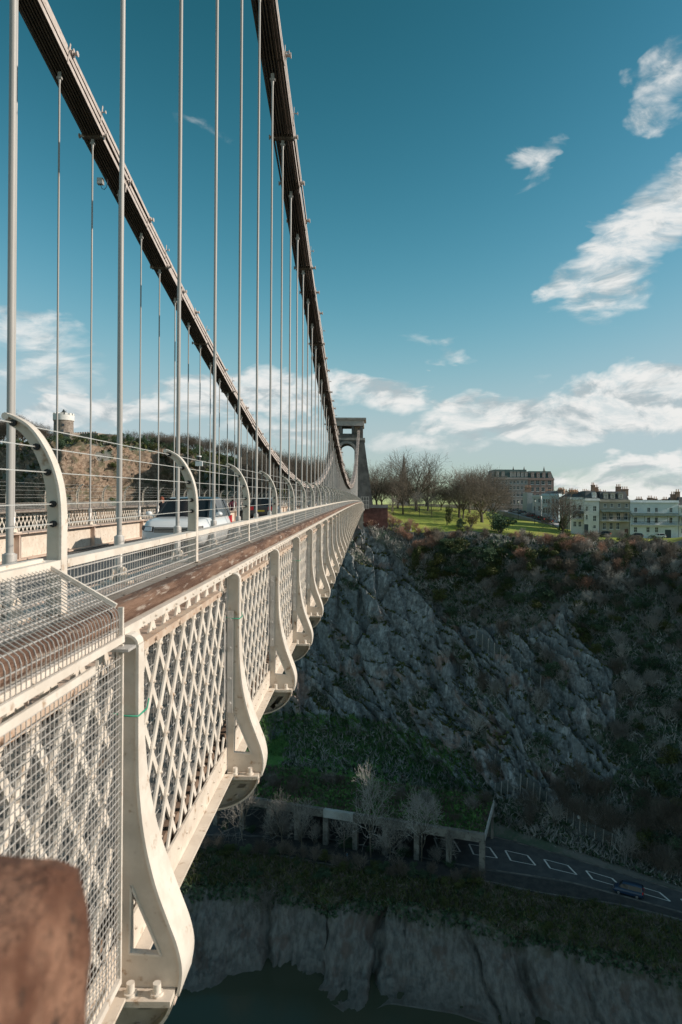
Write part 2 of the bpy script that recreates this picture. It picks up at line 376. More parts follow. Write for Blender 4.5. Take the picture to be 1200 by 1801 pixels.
tpar.append(len(rows) - 1.0); Yl.append(GY[-1]); Zl.append(GZ[-1])
T = np.array(tpar); Yg = np.array(Yl); Zg = np.array(Zl); Xg = np.repeat(XS[None, :], len(T), 0).copy()
# far land spreads sideways towards the horizon
sp = sstep(T, 12.0, 13.0)[:, None]; Xg = Xg * (1 + sp * 9)
TT = np.repeat(T[:, None], len(XS), 1)
# round off the level lines a little (the profile is piecewise straight otherwise)
def vblur(A, lo, hi, n):
    for _ in range(n):
        B = A.copy(); B[1:-1] = (A[:-2] + 2 * A[1:-1] + A[2:]) / 4
        w = ((T > lo) & (T < hi))[:, None]; A = np.where(w, B, A)
    return A
for lo, hi, n in ((5.15, 12.5, 60), (1.0, 2.95, 30)):
    Yg = vblur(Yg, lo, hi, n); Zg = vblur(Zg, lo, hi, n)
# the mud shelves out gently into the river
_t = np.clip(T - 1, 0, 1)[:, None]; _in = ((T > 1) & (T < 2))[:, None]
_z1, _z2 = GZ[1][None], GZ[2][None]
Zg = np.where(_in, Zg + (_z2 - _z1) * (_t ** 1.9 - _t), Zg)
POS = np.stack([Xg, Yg, Zg], -1)
def normals(A):
    du = np.gradient(A, axis=1); dv = np.gradient(A, axis=0)
    n = np.cross(du, dv); l = np.linalg.norm(n, axis=-1, keepdims=True); return n / np.maximum(l, 1e-6)
NRM = normals(POS)
# picture position of every grid point: used to lay rock, scrub and grass where the photograph has them
def topix(A):
    u = A[..., 0] / A[..., 1] * F; v = A[..., 2] / A[..., 1] * F
    return VX + u + ROLL * v, VY - (v - ROLL * u)
PX, PY = topix(POS)
def inpoly(px, py, poly, soft=0.0):
    ins = np.zeros(px.shape, bool); n = len(poly)
    for i in range(n):
        x1, y1 = poly[i]; x2, y2 = poly[(i + 1) % n]
        c = ((y1 > py) != (y2 > py)) & (px < (x2 - x1) * (py - y1) / (y2 - y1 + 1e-9) + x1); ins ^= c
    return ins
ROCK = [(470, 1300), (520, 1150), (575, 1000), (610, 930), (650, 925), (690, 965), (735, 1010), (760, 1050), (795, 1085), (780, 1110), (830, 1105), (900, 1095), (960, 1060), (1010, 1090), (1080, 1150), (1085, 1230),
        (1095, 1350), (1050, 1400), (1000, 1425), (940, 1420), (880, 1405), (830, 1395), (760, 1340), (690, 1300), (600, 1290), (540, 1270)]
wob = fbm(POS / 14.0, 3, 3) * 30 + fbm(POS / 40.0, 2, 4) * 45 * sstep(PX, 800, 950)
RM = inpoly(PX + wob, PY + fbm(POS / 11.0, 3, 9) * 24, ROCK).astype(float)
_bed = POS @ np.array([0.57, -0.2, 0.82]); _alg = POS @ np.array([0.82, 0.1, -0.57])
butt = inpoly(PX, PY, [(470, 1300), (520, 1100), (575, 960), (690, 950), (800, 1090), (700, 1180), (640, 1260)]).astype(float)   # the massive clean buttress beneath the bridge end
veg = fbm(np.stack([_alg / 9.0, POS[..., 1] / 8.0, _bed / 3.2], -1), 4, 91)
RM = RM * (veg < np.where(butt > 0.5, 0.36, 0.20 - 0.22 * sstep(PX, 940, 1090)))
leftrock = (POS[..., 0] < -30) & (TT > 7.2) & (TT < 9.1)
RM = np.where(leftrock, (fbm(POS / 9.0, 4, 21) > -0.22).astype(float), RM)
RM = np.where((TT < 5.8) | (TT > 9.6), 0, RM)
for _ in range(3): RM[1:-1, 1:-1] = (RM[1:-1, 1:-1] * 2 + RM[:-2, 1:-1] + RM[2:, 1:-1] + RM[1:-1, :-2] + RM[1:-1, 2:]) / 6
slope_w = sstep(TT, 5.3, 6.2) * (1 - sstep(TT, 9.2, 10.0))
# bedding planes dip down to the right, joints stand near vertical
warp = np.stack([fbm(POS / 13, 3, 31), fbm(POS / 13, 3, 32), fbm(POS / 13, 3, 33)], -1)
bed = _bed + warp[..., 0] * 3.0; alg = _alg + warp[..., 1] * 3.5; crs = POS[..., 1] + warp[..., 2] * 3
def saw(x): return x - np.floor(x)
hgt_ = POS[..., 2]
Q = np.stack([alg, crs, bed], -1); Q2 = np.stack([POS[..., 0] + warp[..., 1] * 2, crs, hgt_ + warp[..., 0] * 3], -1)
e1, l1 = worley(Q / np.array([17.0, 15.0, 8.0]), 1)
e2, l2 = worley(Q / np.array([7.5, 7.0, 2.6]) + 3.1, 2)
e3, l3 = worley(Q2 / np.array([2.6, 3.4, 6.0]) + 7.7, 3)
big = fbm(POS / 38.0, 3, 5)
jag = fbm(POS / 1.9, 4, 8, 0.62)
s1 = saw(bed / 6.3 + fbm(POS / 20, 2, 35) * 0.8); s2 = saw(bed / 2.1 + fbm(POS / 8, 2, 36) * 0.9)
s3 = saw((POS[..., 0] * 0.93 + POS[..., 1] * 0.35 + warp[..., 2] * 5) / 5.2); s4 = saw((POS[..., 0] * 0.9 - POS[..., 1] * 0.4 + warp[..., 0] * 3) / 1.9)
rdg = 1 - np.abs(fbm(POS / np.array([4.5, 4.5, 7.0]), 4, 37)) * 2.5
drock = big * 3.0 + (l1 - 0.5) * 4.0 - 0.7 * (1 - sstep(e1, 0, 0.10)) + (s1 - 0.5) * 3.2 + (l2 - 0.5) * 1.5 + (s2 - 0.5) * 0.9 + (s3 - 0.5) * 2.0 + (s4 - 0.5) * 0.35 + (l3 - 0.5) * 0.6 + jag * 0.55 + rdg * 0.5
bd2 = big * 3.0 + (l1 - 0.5) * 4.0 - 0.5 * (1 - sstep(e1, 0, 0.05)) + (l2 - 0.5) * 0.8 + (l3 - 0.5) * 0.4 + jag * 0.3 + (s1 - 0.5) * 1.5 + (s3 - 0.5) * 2.4 + (s4 - 0.5) * 0.25 + rdg * 0.25
for _ in range(6): butt[1:-1, 1:-1] = (butt[1:-1, 1:-1] * 2 + butt[:-2, 1:-1] + butt[2:, 1:-1] + butt[1:-1, :-2] + butt[1:-1, 2:]) / 6
drock = drock * (1 - butt) + bd2 * butt
dsoil = big * 2.0 + fbm(POS / 7.0, 4, 15) * 1.5 + fbm(POS / 1.6, 3, 16) * 0.35
disp = (drock * RM + dsoil * (1 - RM)) * slope_w
POS = POS + NRM * disp[..., None] * 0.95
# lawn and downs: gentle swells; road and path stay level; verge tussocks
POS[..., 2] += fbm(POS / 30.0, 3, 41) * 0.8 * sstep(TT, 9.8, 10.6) * (1 - sstep(TT, 10.9, 11.4)) + fbm(POS / 300.0, 3, 42) * 14 * sstep(TT, 12.1, 13)
verge = sstep(TT, 1.95, 2.2) * (1 - sstep(TT, 2.75, 3.0))
POS[..., 2] += verge * (fbm(POS / 2.4, 4, 44) * 0.8 + 0.25)
# mud bank: rills run down to the water, with a few deep gullies
m = sstep(TT, 0.98, 1.40) * (1 - sstep(TT, 1.9, 2.25))
xa = POS[..., 0] + fbm(POS / 6.0, 3, 51) * 1.8 + vnoise(np.stack([POS[..., 0] / 9.0, 0 * POS[..., 0], 0 * POS[..., 0]], -1), 64) * 5.0 * (2 - np.clip(TT, 1, 2))
rl = np.stack([xa / 1.05, (TT - 1) * 1.2 + 0 * xa, 0 * xa], -1)
rid = 1 - np.abs(fbm(rl, 3, 52)) * 2.2
rl2 = np.stack([xa / 0.42, (TT - 1) * 2.5 + fbm(POS / 2.0, 2, 56) * 0.4, 0 * xa], -1)
rid2 = 1 - np.abs(fbm(rl2, 2, 53)) * 2.0
gul = np.zeros(xa.shape)
for gx, gw, gd in ((3.2, 0.7, 2.3), (-6.5, 0.4, 0.8), (-17, 1.0, 1.5), (17, 0.5, 1.0), (26, 0.8, 1.6), (33, 0.4, 0.9)):
    gul += gd * np.exp(-((xa - gx - fbm(POS / 3.5, 3, 54) * 0.9) / gw) ** 2)
lobes = fbm(np.stack([xa / 7.0, (TT - 1) * 1.1, 0 * xa], -1), 3, 55)
rl3 = np.stack([(xa + fbm(POS / 1.2, 2, 58) * 0.35) / 0.9 + fbm(POS / 4.0, 2, 59) * 1.2, (TT - 1) * 1.6, 0 * xa], -1)
rid3 = 1 - np.abs(vnoise(rl3 * 1.7, 57)) * 2.4
md = m * (0.42 * rid + 0.20 * rid2 + 0.18 * rid3 - gul * 1.2 + lobes * 2.2 + fbm(POS / 3.2, 4, 63) * 1.1 - 0.4 + fbm(POS / 0.8, 3, 60) * 0.14)
POS = POS + NRM * md[..., None]
NRM2 = normals(POS)

def grid_mesh(name, r0, r1, mat, masks):
    """one piece of the ground, rows r0..r1 of the grid"""
    i0, i1 = int(np.searchsorted(T, r0 - 1e-6)), int(np.searchsorted(T, r1 - 1e-6))
    A = POS[i0:i1 + 1]; nr, nc = A.shape[:2]
    idx = np.arange(nr * nc).reshape(nr, nc)
    q = np.stack([idx[:-1, :-1], idx[:-1, 1:], idx[1:, 1:], idx[1:, :-1]], -1).reshape(-1, 4)
    me = bpy.data.meshes.new(name)
    me.vertices.add(nr * nc); me.vertices.foreach_set('co', A.reshape(-1).astype(np.float32))
    me.loops.add(q.size); me.loops.foreach_set('vertex_index', q.reshape(-1).astype(np.int32))
    me.polygons.add(len(q)); me.polygons.foreach_set('loop_start', np.arange(0, q.size, 4, dtype=np.int32))
    me.update(calc_edges=True); me.validate()
    for k, Mk in masks.items():
        at = me.attributes.new(k, 'FLOAT', 'POINT'); at.data.foreach_set('value', Mk[i0:i1 + 1].reshape(-1).astype(np.float32))
    me.polygons.foreach_set('use_smooth', np.ones(len(q), bool))
    me.materials.append(mat)
    return obj(name, me)

def attr(N, name): 
    a = N.n('ShaderNodeAttribute'); a.attribute_name = name; return a.outputs['Fac']
def ground_mat(name, build, rough=0.9, bump=0.6, bscale=3.0, bdist=0.15, spec=0.25):
    mm = bpy.data.materials.new(name); mm.use_nodes = True; nt = mm.node_tree; N = NT(nt); b = nt.nodes['Principled BSDF']
    pos = N.n('ShaderNodeNewGeometry').outputs['Position']
    nz = N.n('ShaderNodeSeparateXYZ'); N.put(nz.inputs[0], N.n('ShaderNodeNewGeometry').outputs['Normal'])
    c = build(N, pos, nz.outputs[2]); r = rough
    if isinstance(c, tuple): c, r = c
    N.put(b.inputs['Base Color'], c); N.put(b.inputs['Roughness'], r); b.inputs['Specular IOR Level'].default_value = spec
    bn = N.n('ShaderNodeBump'); bn.inputs['Strength'].default_value = bump; bn.inputs['Distance'].default_value = bdist
    N.put(bn.inputs['Height'], N.noise(pos, bscale, 8, 0.65)); nt.links.new(bn.outputs[0], b.inputs['Normal'])
    return mm
def rock_col(N, pos, nz):
    rm = attr(N, 'rock')
    n1 = N.noise(pos, 0.16, 6, 0.6); n2 = N.noise(pos, 0.9, 8, 0.7); n3 = N.noise(N.vmul(pos, (1, 1, 0.25)), 0.55, 6, 0.65)
    rock = N.mix(N.ramp(n2, (0.36, 0.68)), (0.115, 0.13, 0.137), (0.36, 0.38, 0.39))
    rock = N.mix(N.m('MULTIPLY', N.ramp(N.noise(pos, 0.045, 4, 0.55), (0.45, 0.62)), 0.6), rock, (0.18, 0.195, 0.20))
    rock = N.mix(N.m('MULTIPLY', N.ramp(n3, (0.55, 0.68)), 0.75), rock, (0.52, 0.535, 0.54))
    rock = N.mix(N.m('MULTIPLY', N.ramp(N.noise(pos, 0.11, 5, 0.6), (0.54, 0.66)), 0.55), rock, (0.34, 0.20, 0.15))
    rock = N.mix(N.m('MULTIPLY', N.ramp(N.noise(N.vmul(pos, (1, 1, 0.18)), 1.3, 5, 0.7), (0.55, 0.68)), 0.75), rock, (0.05, 0.052, 0.05))
    soil = N.mix(N.ramp(n1, (0.42, 0.60)), (0.165, 0.16, 0.148), (0.075, 0.108, 0.078))
    soil = N.mix(N.ramp(N.noise(pos, 0.5, 6, 0.7), (0.52, 0.68)), soil, (0.16, 0.145, 0.125))
    # moss and grass hold where the rock lies flatter
    f = N.m('ADD', nz, N.m('MULTIPLY', N.m('SUBTRACT', N.noise(pos, 0.35, 6, 0.65), 0.5), 1.1))
    green = N.mix(N.noise(pos, 0.7, 4), (0.055, 0.075, 0.022), (0.10, 0.075, 0.04))
    rock = N.mix(N.ramp(f, (0.74, 0.92)), rock, green)
    sxx = N.n('ShaderNodeSeparateXYZ'); N.put(sxx.inputs[0], pos)
    ochre = N.mix(N.ramp(n2, (0.36, 0.68)), (0.15, 0.095, 0.06), (0.36, 0.26, 0.18))
    ochre = N.mix(N.ramp(N.noise(pos, 0.2, 5), (0.5, 0.62)), ochre, (0.10, 0.085, 0.04))
    rock = N.mix(N.m('MULTIPLY', N.m('SUBTRACT', 1.0, N.ramp(sxx.outputs[0], (-55, -35))), 0.85), rock, ochre)
    gr = attr(N, 'grass')
    soil = N.mix(gr, soil, N.mix(N.ramp(N.noise(pos, 0.6, 8, 0.7), (0.35, 0.65)), (0.06, 0.15, 0.045), (0.11, 0.25, 0.065)))
    k = N.m('ADD', rm, N.m('MULTIPLY', N.m('SUBTRACT', n2, 0.5), 0.5))
    return N.mix(N.ramp(k, (0.35, 0.6)), soil, rock)
GRASS_SLOPE = [(430, 1330), (480, 1296), (560, 1300), (640, 1308), (700, 1322), (745, 1352), (730, 1375), (650, 1395), (560, 1398), (470, 1372)]
GM = inpoly(PX + wob * 0.5, PY + wob * 0.3, GRASS_SLOPE).astype(float)
for _ in range(6): GM[1:-1, 1:-1] = (GM[1:-1, 1:-1] * 2 + GM[:-2, 1:-1] + GM[2:, 1:-1] + GM[1:-1, :-2] + GM[1:-1, 2:]) / 6
rock_m = ground_mat('limestone_and_scrub', rock_col, 0.85, 0.7, 2.2, 0.25)
def lawn_col(N, pos, nz):
    g = N.mix(N.ramp(N.noise(pos, 0.12, 6, 0.65), (0.36, 0.64)), (0.22, 0.285, 0.05), (0.34, 0.365, 0.075))
    g = N.mix(N.m('MULTIPLY', N.ramp(N.noise(pos, 0.9, 6, 0.7), (0.5, 0.7)), 0.6), g, (0.07, 0.11, 0.02))
    g = N.mix(N.m('MULTIPLY', N.ramp(N.noise(N.vadd(pos, (40, 3, 9)), 0.10, 5), (0.54, 0.66)), 0.6), g, (0.22, 0.17, 0.06))
    sx = N.n('ShaderNodeSeparateXYZ'); N.put(sx.inputs[0], pos)
    rough = N.mix(N.ramp(N.noise(pos, 0.3, 6, 0.65), (0.4, 0.6)), (0.13, 0.085, 0.045), (0.10, 0.10, 0.035))
    return N.mix(N.ramp(sx.outputs[0], (-22, -10)), rough, g)
lawn_m = ground_mat('lawn_grass', lawn_col, 0.9, 0.5, 4.0, 0.1)
def mud_col(N, pos, nz):
    n = N.noise(N.vmul(pos, (1.6, 0.8, 0.6)), 0.8, 8, 0.65)
    c = N.mix(N.ramp(n, (0.36, 0.64)), (0.105, 0.098, 0.090), (0.20, 0.186, 0.170))
    c = N.mix(N.m('MULTIPLY', N.ramp(N.noise(pos, 0.2, 5), (0.54, 0.62)), 0.7), c, (0.12, 0.085, 0.07))
    sz = N.n('ShaderNodeSeparateXYZ'); N.put(sz.inputs[0], pos)
    wet = N.m('SUBTRACT', 1.0, N.ramp(N.m('ADD', sz.outputs[2], N.m('MULTIPLY', N.noise(pos, 0.3, 5), 3.0)), (-77.5, -74.0)))
    c = N.mix(N.m('MULTIPLY', wet, 0.6), c, (0.075, 0.072, 0.064))
    up = N.m('ADD', attr(N, 'up'), N.m('MULTIPLY', N.m('SUBTRACT', N.noise(pos, 0.45, 7, 0.7), 0.5), 0.9))
    c = N.mix(N.ramp(up, (0.82, 1.12)), c, N.mix(N.noise(pos, 0.9, 5), (0.035, 0.062, 0.022), (0.10, 0.085, 0.058)))
    return c, N.m('SUBTRACT', N.m('ADD', N.m('MULTIPLY', n, 0.5), 0.34), N.m('MULTIPLY', wet, 0.2))
mud_m = ground_mat('river_mud', mud_col, 0.5, 0.8, 2.2, 0.22, 0.35)
def verge_col(N, pos, nz):
    c = N.mix(N.ramp(N.noise(pos, 0.35, 6, 0.65), (0.40, 0.60)), (0.048, 0.082, 0.030), (0.13, 0.115, 0.085))
    return N.mix(N.ramp(N.noise(pos, 0.9, 6, 0.7), (0.52, 0.68)), c, (0.19, 0.145, 0.13))
verge_m = ground_mat('verge_scrub', verge_col, 0.9, 0.9, 2.5, 0.2)
def path_col(N, pos, nz):
    return N.mix(N.ramp(N.noise(pos, 0.8, 7, 0.65), (0.4, 0.62)), (0.040, 0.041, 0.043), (0.062, 0.060, 0.058))
path_m = ground_mat('path_surface', path_col, 0.85, 0.3, 6, 0.03)
def downs_col(N, pos, nz):
    return N.mix(N.ramp(N.noise(pos, 0.02, 6, 0.6), (0.4, 0.6)), (0.09, 0.10, 0.04), (0.12, 0.09, 0.06))
downs_m = ground_mat('downs', downs_col, 0.95, 0.3, 1.0, 0.2)

tag(grid_mesh('mud_bank', 0, 2, mud_m, {'up': np.clip(TT - 1, 0, 1)}), kind='structure')
tag(grid_mesh('verge', 2, 3, verge_m, {}), kind='structure')
tag(grid_mesh('riverside_path', 3, 4, path_m, {}), kind='structure')
tag(grid_mesh('road', 4, 5, M['asphalt'], {}), kind='structure')
tag(grid_mesh('gorge_cliff', 5, 9.6, rock_m, {'rock': RM, 'grass': GM}), kind='structure')
tag(grid_mesh('lawn', 9.6, 11, lawn_m, {}), kind='structure')
tag(grid_mesh('downs_land', 11, 13, downs_m, {}), kind='structure')
# the paths' surfaces are pulled from the same grid; a search tree finds the ground under any point
_i0 = 0
_A = POS[:, ::1]; _nr, _nc = _A.shape[:2]
_idx = np.arange(_nr * _nc).reshape(_nr, _nc)[::2, ::2]
_q = np.stack([_idx[:-1, :-1], _idx[:-1, 1:], _idx[1:, 1:], _idx[1:, :-1]], -1).reshape(-1, 4)
BVH = BVHTree.FromPolygons(_A.reshape(-1, 3).tolist(), _q.tolist())
def gz(x, y, z0=140):
    h = BVH.ray_cast(Vector((x, y, z0)), Vector((0, 0, -1)))
    return h[0].z if h[0] is not None else -5.0
def hit(px, py):
    """where the line of sight of a measured direction meets the ground"""
    d = P(px, py, 1.0).normalized()
    h = BVH.ray_cast(Vector((0, 0, 0)), d)
    return h[0]

# ------------------------------------------------------------------ river
def water_mat():
    mm = bpy.data.materials.new('river_water'); mm.use_nodes = True; nt = mm.node_tree; N = NT(nt); b = nt.nodes['Principled BSDF']
    pos = N.n('ShaderNodeNewGeometry').outputs['Position']
    N.put(b.inputs['Base Color'], N.mix(N.noise(pos, 0.05, 4), (0.045, 0.055, 0.036), (0.065, 0.070, 0.048)))
    b.inputs['Roughness'].default_value = 0.12; b.inputs['Specular IOR Level'].default_value = 0.35
    bn = N.n('ShaderNodeBump'); bn.inputs['Strength'].default_value = 0.25; bn.inputs['Distance'].default_value = 0.05
    N.put(bn.inputs['Height'], N.noise(N.vmul(pos, (0.7, 1.2, 1)), 1.6, 5, 0.6)); nt.links.new(bn.outputs[0], b.inputs['Normal'])
    return mm
mb = MB(); mb.add([(-700, -400, -78), (700, -400, -78), (700, 300, -78), (-700, 300, -78)], [(0, 1, 2, 3)])
tag(obj('river', mb, mat=water_mat()), kind='structure')
# ================================================================== THE BRIDGE
S = 2.44; D0 = 3.09; NB = 80; CX = -6.05                  # bay length, first bracket, bays, centre line
XN, XFAR = -2.9, -9.2                                     # chain planes
def camber(y): return 0.015 * y - 5.6e-5 * y * y
def slope(y): return math.atan(0.015 - 1.12e-4 * y)
def chain_z(y): return 2.5 + 0.00170 * (y - 98.0) ** 2
def mirror(o):
    """the far parapet is the near one turned over about the centre line"""
    o.matrix_world = Matrix.Translation((2 * CX, 0, 0)) @ Matrix.Diagonal((-1, 1, 1, 1)) @ o.matrix_world

# ---- bracket (local: y = 0 at the front of its flange)
def cr(pts, n=5):
    out = []
    for i in range(len(pts) - 1):
        p0, p1, p2, p3 = [Vector(pts[max(0, min(len(pts) - 1, i + k))]) for k in (-1, 0, 1, 2)]
        for j in range(n):
            t = j / n
            out.append(0.5 * ((2 * p1) + (p2 - p0) * t + (2 * p0 - 5 * p1 + 4 * p2 - p3) * t * t + (3 * p1 - p0 - 3 * p2 + p3) * t ** 3))
    out.append(Vector(pts[-1])); return out
OUT = [(-1.05, -0.69), (-1.05, -1.2), (-1.042, -1.40), (-1.017, -1.60), (-0.969, -1.80), (-0.912, -1.96), (-0.868, -2.08), (-0.848, -2.19), (-0.862, -2.30)]
outer = cr(OUT, 4)
def bracket_meshes():
    w = MB(); ya, yb = 0.014, 0.040
    inner = -1.13
    hole_l, hole_apex, hole_r = (-1.082, -2.115), (-1.074, -1.80), (-0.935, -2.125)
    up = [p for p in outer if p.y > -1.79]; lo = [p for p in outer if p.y <= -1.79]
    w.prism([(inner, -0.69)] + [(p.x, p.y) for p in up] + [(lo[0].x, lo[0].y), hole_apex, (inner, -1.80)], 'y', ya, yb)       # stem
    w.prism([(inner, -1.80), hole_apex, hole_l, (inner, -2.115)], 'y', ya, yb)                                           # left of the opening
    mid = [p for p in lo if p.y > -2.12]
    w.prism([(lo[0].x, lo[0].y)] + [(p.x, p.y) for p in mid[1:]] + [(-0.861, -2.125), hole_r, hole_apex], 'y', ya, yb)           # right arm
    w.prism([(inner, -2.115), hole_l, hole_r, (-0.861, -2.125), (-0.850, -2.19), (-0.858, -2.27), (inner, -2.27)], 'y', ya, yb)
    fl = MB(); _o = [Vector((p.x, p.y)) for p in outer]; _f = []
    for i_, p_ in enumerate(_o):
        d_ = (_o[min(i_ + 1, len(_o) - 1)] - _o[max(i_ - 1, 0)]).normalized(); _f.append(p_ + Vector((-d_.y, d_.x)) * 0.014)
    wy = [0.075 + 0.145 * min(1, max(0, (-1.05 - p_.y) / 0.75)) for p_ in _o]; vs_ = []
    for a_, b_, y_ in zip(_o, _f, wy): vs_ += [(a_.x, 0, a_.y), (b_.x, 0, b_.y), (b_.x, y_, b_.y), (a_.x, y_, a_.y)]
    nn_ = len(_o); fl.add(vs_, [(i_ * 4 + k_, i_ * 4 + (k_ + 1) % 4, i_ * 4 + 4 + (k_ + 1) % 4, i_ * 4 + 4 + k_) for i_ in range(nn_ - 1) for k_ in range(4)] + [(0, 1, 2, 3), (nn_ * 4 - 1, nn_ * 4 - 2, nn_ * 4 - 3, nn_ * 4 - 4)])
    i = MB(); i.box(-1.144, -1.1302, 0.012, 0.08, -2.27, -0.665)
    tp = MB(); tp.strip([(-1.0905 + 0.0405 * math.cos(t), -0.69 + 0.036 * math.sin(t)) for t in np.linspace(0, math.pi, 9)], -0.012, 'y', 0.0, 0.075); tp.prism([(-1.0905 + 0.0400 * math.cos(t), -0.69 + 0.0355 * math.sin(t)) for t in np.linspace(0, math.pi, 9)], 'y', 0.016, 0.038)
    sh = MB(); sh.box(-1.13, -0.868, -0.075, 0.21, -2.30, -2.272)
    bl = MB()
    for bx in (0.0,):
        bl.cyl((bx, -0.03, -2.272), 0.030, 0.012, 'z', 8); bl.cyl((bx, -0.03, -2.26), 0.019, 0.042, 'z', 8)
    he = MB()                                                                                        # thin edge round the opening
    for a, b in ((hole_l, hole_apex), (hole_apex, hole_r), (hole_l, hole_r)):
        he.bar((a[0], 0.027, a[1]), (b[0], 0.027, b[1]), 0.034, 0.010, (0, 1, 0))
    # curved end of the cross girder under the bracket
    ge = MB()
    arc = cr([(-0.868, -2.305), (-0.90, -2.40), (-0.985, -2.495), (-1.12, -2.565), (-1.30, -2.60), (-1.6, -2.61)], 4)
    ge.strip([(p.x, p.y) for p in arc], -0.014, 'y', 0.0, 0.17)
    gw = MB(); inn = [(p.x - 0.02 - 0.10 * min(1, k / 10), p.y + 0.10) for k, p in enumerate(arc)]
    A = [(p.x, p.y) for p in arc]
    for k in range(len(A) - 1): gw.prism([A[k], A[k + 1], inn[k + 1], inn[k]], 'y', 0.07, 0.09)
    gw.box(-1.62, -0.884, 0.055, 0.10, -2.385, -2.303)
    for xa, xb in ((-1.0, -1.12), (-1.12, -1.24), (-1.40, -1.28), (-1.40, -1.52)): gw.bar((xa, 0.08, -2.38), (xb, 0.08, -2.53), 0.02, 0.05, (0, 1, 0))
    for bx, bz in ((-0.95, -2.345), (-1.08, -2.345), (-1.2, -2.345), (-1.06, -2.49), (-1.25, -2.55)): gw.cyl((bx, 0.045, bz), 0.016, 0.03, 'y', 6)
    return dict(web=w.mesh('web', M['cream']), flange=fl.mesh('flange', M['white_paint']), inner_flange=i.mesh('inner_flange', M['galv']), cap=tp.mesh('cap', M['white_paint']),
                shelf=sh.mesh('shelf', M['cream']), nut=bl.mesh('nut', M['white_paint']), opening_edge=he.mesh('opening_edge', M['white_paint']),
                girder_end=ge.mesh('girder_end', M['cream']), girder_web=gw.mesh('girder_web', mk('girder_end_paint', (0.58, 0.45, 0.37), (0.66, 0.53, 0.45), 5, 0.55, 0.15, 25, c3=(0.30, 0.16, 0.09), c3r=(0.57, 0.72))))
BR = bracket_meshes()
cl = MB(); cl.box(-1.152, -1.146, -0.05, 0.0, -1.75, -0.98); cl.box(-1.13, -1.085, -0.014, -0.002, -1.78, -0.95)
for z in (-1.02, -1.25, -1.5, -1.7): cl.cyl((-1.108, -0.03, z), 0.012, 0.02, 'y', 6)
CLAMP = cl.mesh('clamp_bar', M['galv'])
gt = MB(); gt.tube([(-1.15, -0.01, -1.0), (-1.09, -0.012, -1.01), (-1.034, -0.008, -1.012), (-1.03, 0.10, -1.01), (-1.06, 0.22, -1.0)], 0.004, 5)
TIE = gt.mesh('cord', M['green_tie'])

# ---- lattice bay between two brackets
LX = -1.165; ZT, ZB = -0.665, -2.10
def clipbar(y0, z0, y1, z1, a, b):
    """cut a slanting bar at the bay's ends"""
    def at(y): return z0 + (z1 - z0) * (y - y0) / (y1 - y0)
    if y0 > y1: y0, z0, y1, z1 = y1, z1, y0, z0
    ya, yb = max(y0, a), min(y1, b)
    return None if yb - ya < 0.06 else (ya, at(ya), yb, at(yb))
def lattice_bars():
    out = []; run = 0.985; a, b = 0.02, S - 0.01
    k = -4
    while k * 0.25 < S:
        y = 0.10 + k * 0.25
        for lay, (ya, yb) in enumerate(((y, y + run), (y + run, y))):
            c = clipbar(ya, ZT, yb, ZB, a, b)
            if c: out.append((lay, c))
        k += 1
    return out
BARS = []
for lay, (y0, z0, y1, z1) in lattice_bars():
    m_ = MB(); x = LX + (0.007 if lay else -0.007)
    m_.bar((x, y0, z0), (x, y1, z1), 0.011, 0.040, (1, 0, 0)); BARS.append(m_.mesh('lattice_bar', M['white_paint']))
allb = MB()
for lay, (y0, z0, y1, z1) in lattice_bars():
    x = LX + (0.007 if lay else -0.007); allb.bar((x, y0, z0), (x, y1, z1), 0.011, 0.040, (1, 0, 0))
ALLBARS = allb.mesh('lattice', M['white_paint'])
rv = MB(); seg = [c for c in lattice_bars()]
for la, (y0, z0, y1, z1) in seg:
    if la: continue
    for lb, (u0, w0, u1, w1) in seg:
        if not lb: continue
        s1, s2 = (z1 - z0) / (y1 - y0), (w1 - w0) / (u1 - u0)
        y = (w0 - z0 + s1 * y0 - s2 * u0) / (s1 - s2)
        if max(y0, u0) < y < min(y1, u1): rv.cyl((LX + 0.012, y, z0 + s1 * (y - y0)), 0.013, 0.011, 'x', 6, 0.007)
for j in range(12):
    rv.cyl((-1.099, 0.26 + j * 0.19, -0.632), 0.011, 0.009, 'x', 6, 0.006); rv.cyl((LX + 0.030, 0.26 + j * 0.19, -2.15), 0.012, 0.010, 'x', 6, 0.007)
RIV = rv.mesh('rivet', M['cream'])
tc_ = MB(); tc_.box(-1.185, -1.10, 0.0, S - 0.004, -0.654, -0.612); TOPCH = tc_.mesh('top_chord', M['white_paint'])
bc = MB(); bc.box(LX + 0.014, LX + 0.029, 0.0, S - 0.003, -2.25, -2.07); bc.box(LX - 0.09, LX + 0.0135, 0.0, S - 0.003, -2.25, -2.235); bc.box(LX - 0.02, LX + 0.10, 0.212, S - 0.08, -2.268, -2.252); BOTCH = bc.mesh('bottom_chord', M['cream'])
mr = MB(); mr.box(-1.112, -1.10, 0.24, 2.05, -0.775, -0.735); mr.box(-1.15, -1.112, 0.24, 2.05, -0.742, -0.735)
for y in (0.45, 0.9, 1.4, 1.9): mr.cyl((-1.10, y, -0.755), 0.012, 0.012, 'x', 6)
MIDR = mr.mesh('guide_rail', M['rail_steel'])
im = MB()
for j in range(int(S / 0.045)): im.bar((LX - 0.05, 0.02 + j * 0.045, -1.85), (LX - 0.05, 0.02 + j * 0.045, -0.82), 0.004, 0.004)
for j in range(13): im.bar((LX - 0.046, 0, -1.85 + j * 0.08), (LX - 0.046, S, -1.85 + j * 0.08), 0.004, 0.004)
INMESH = im.mesh('inner_mesh', M['galv'])
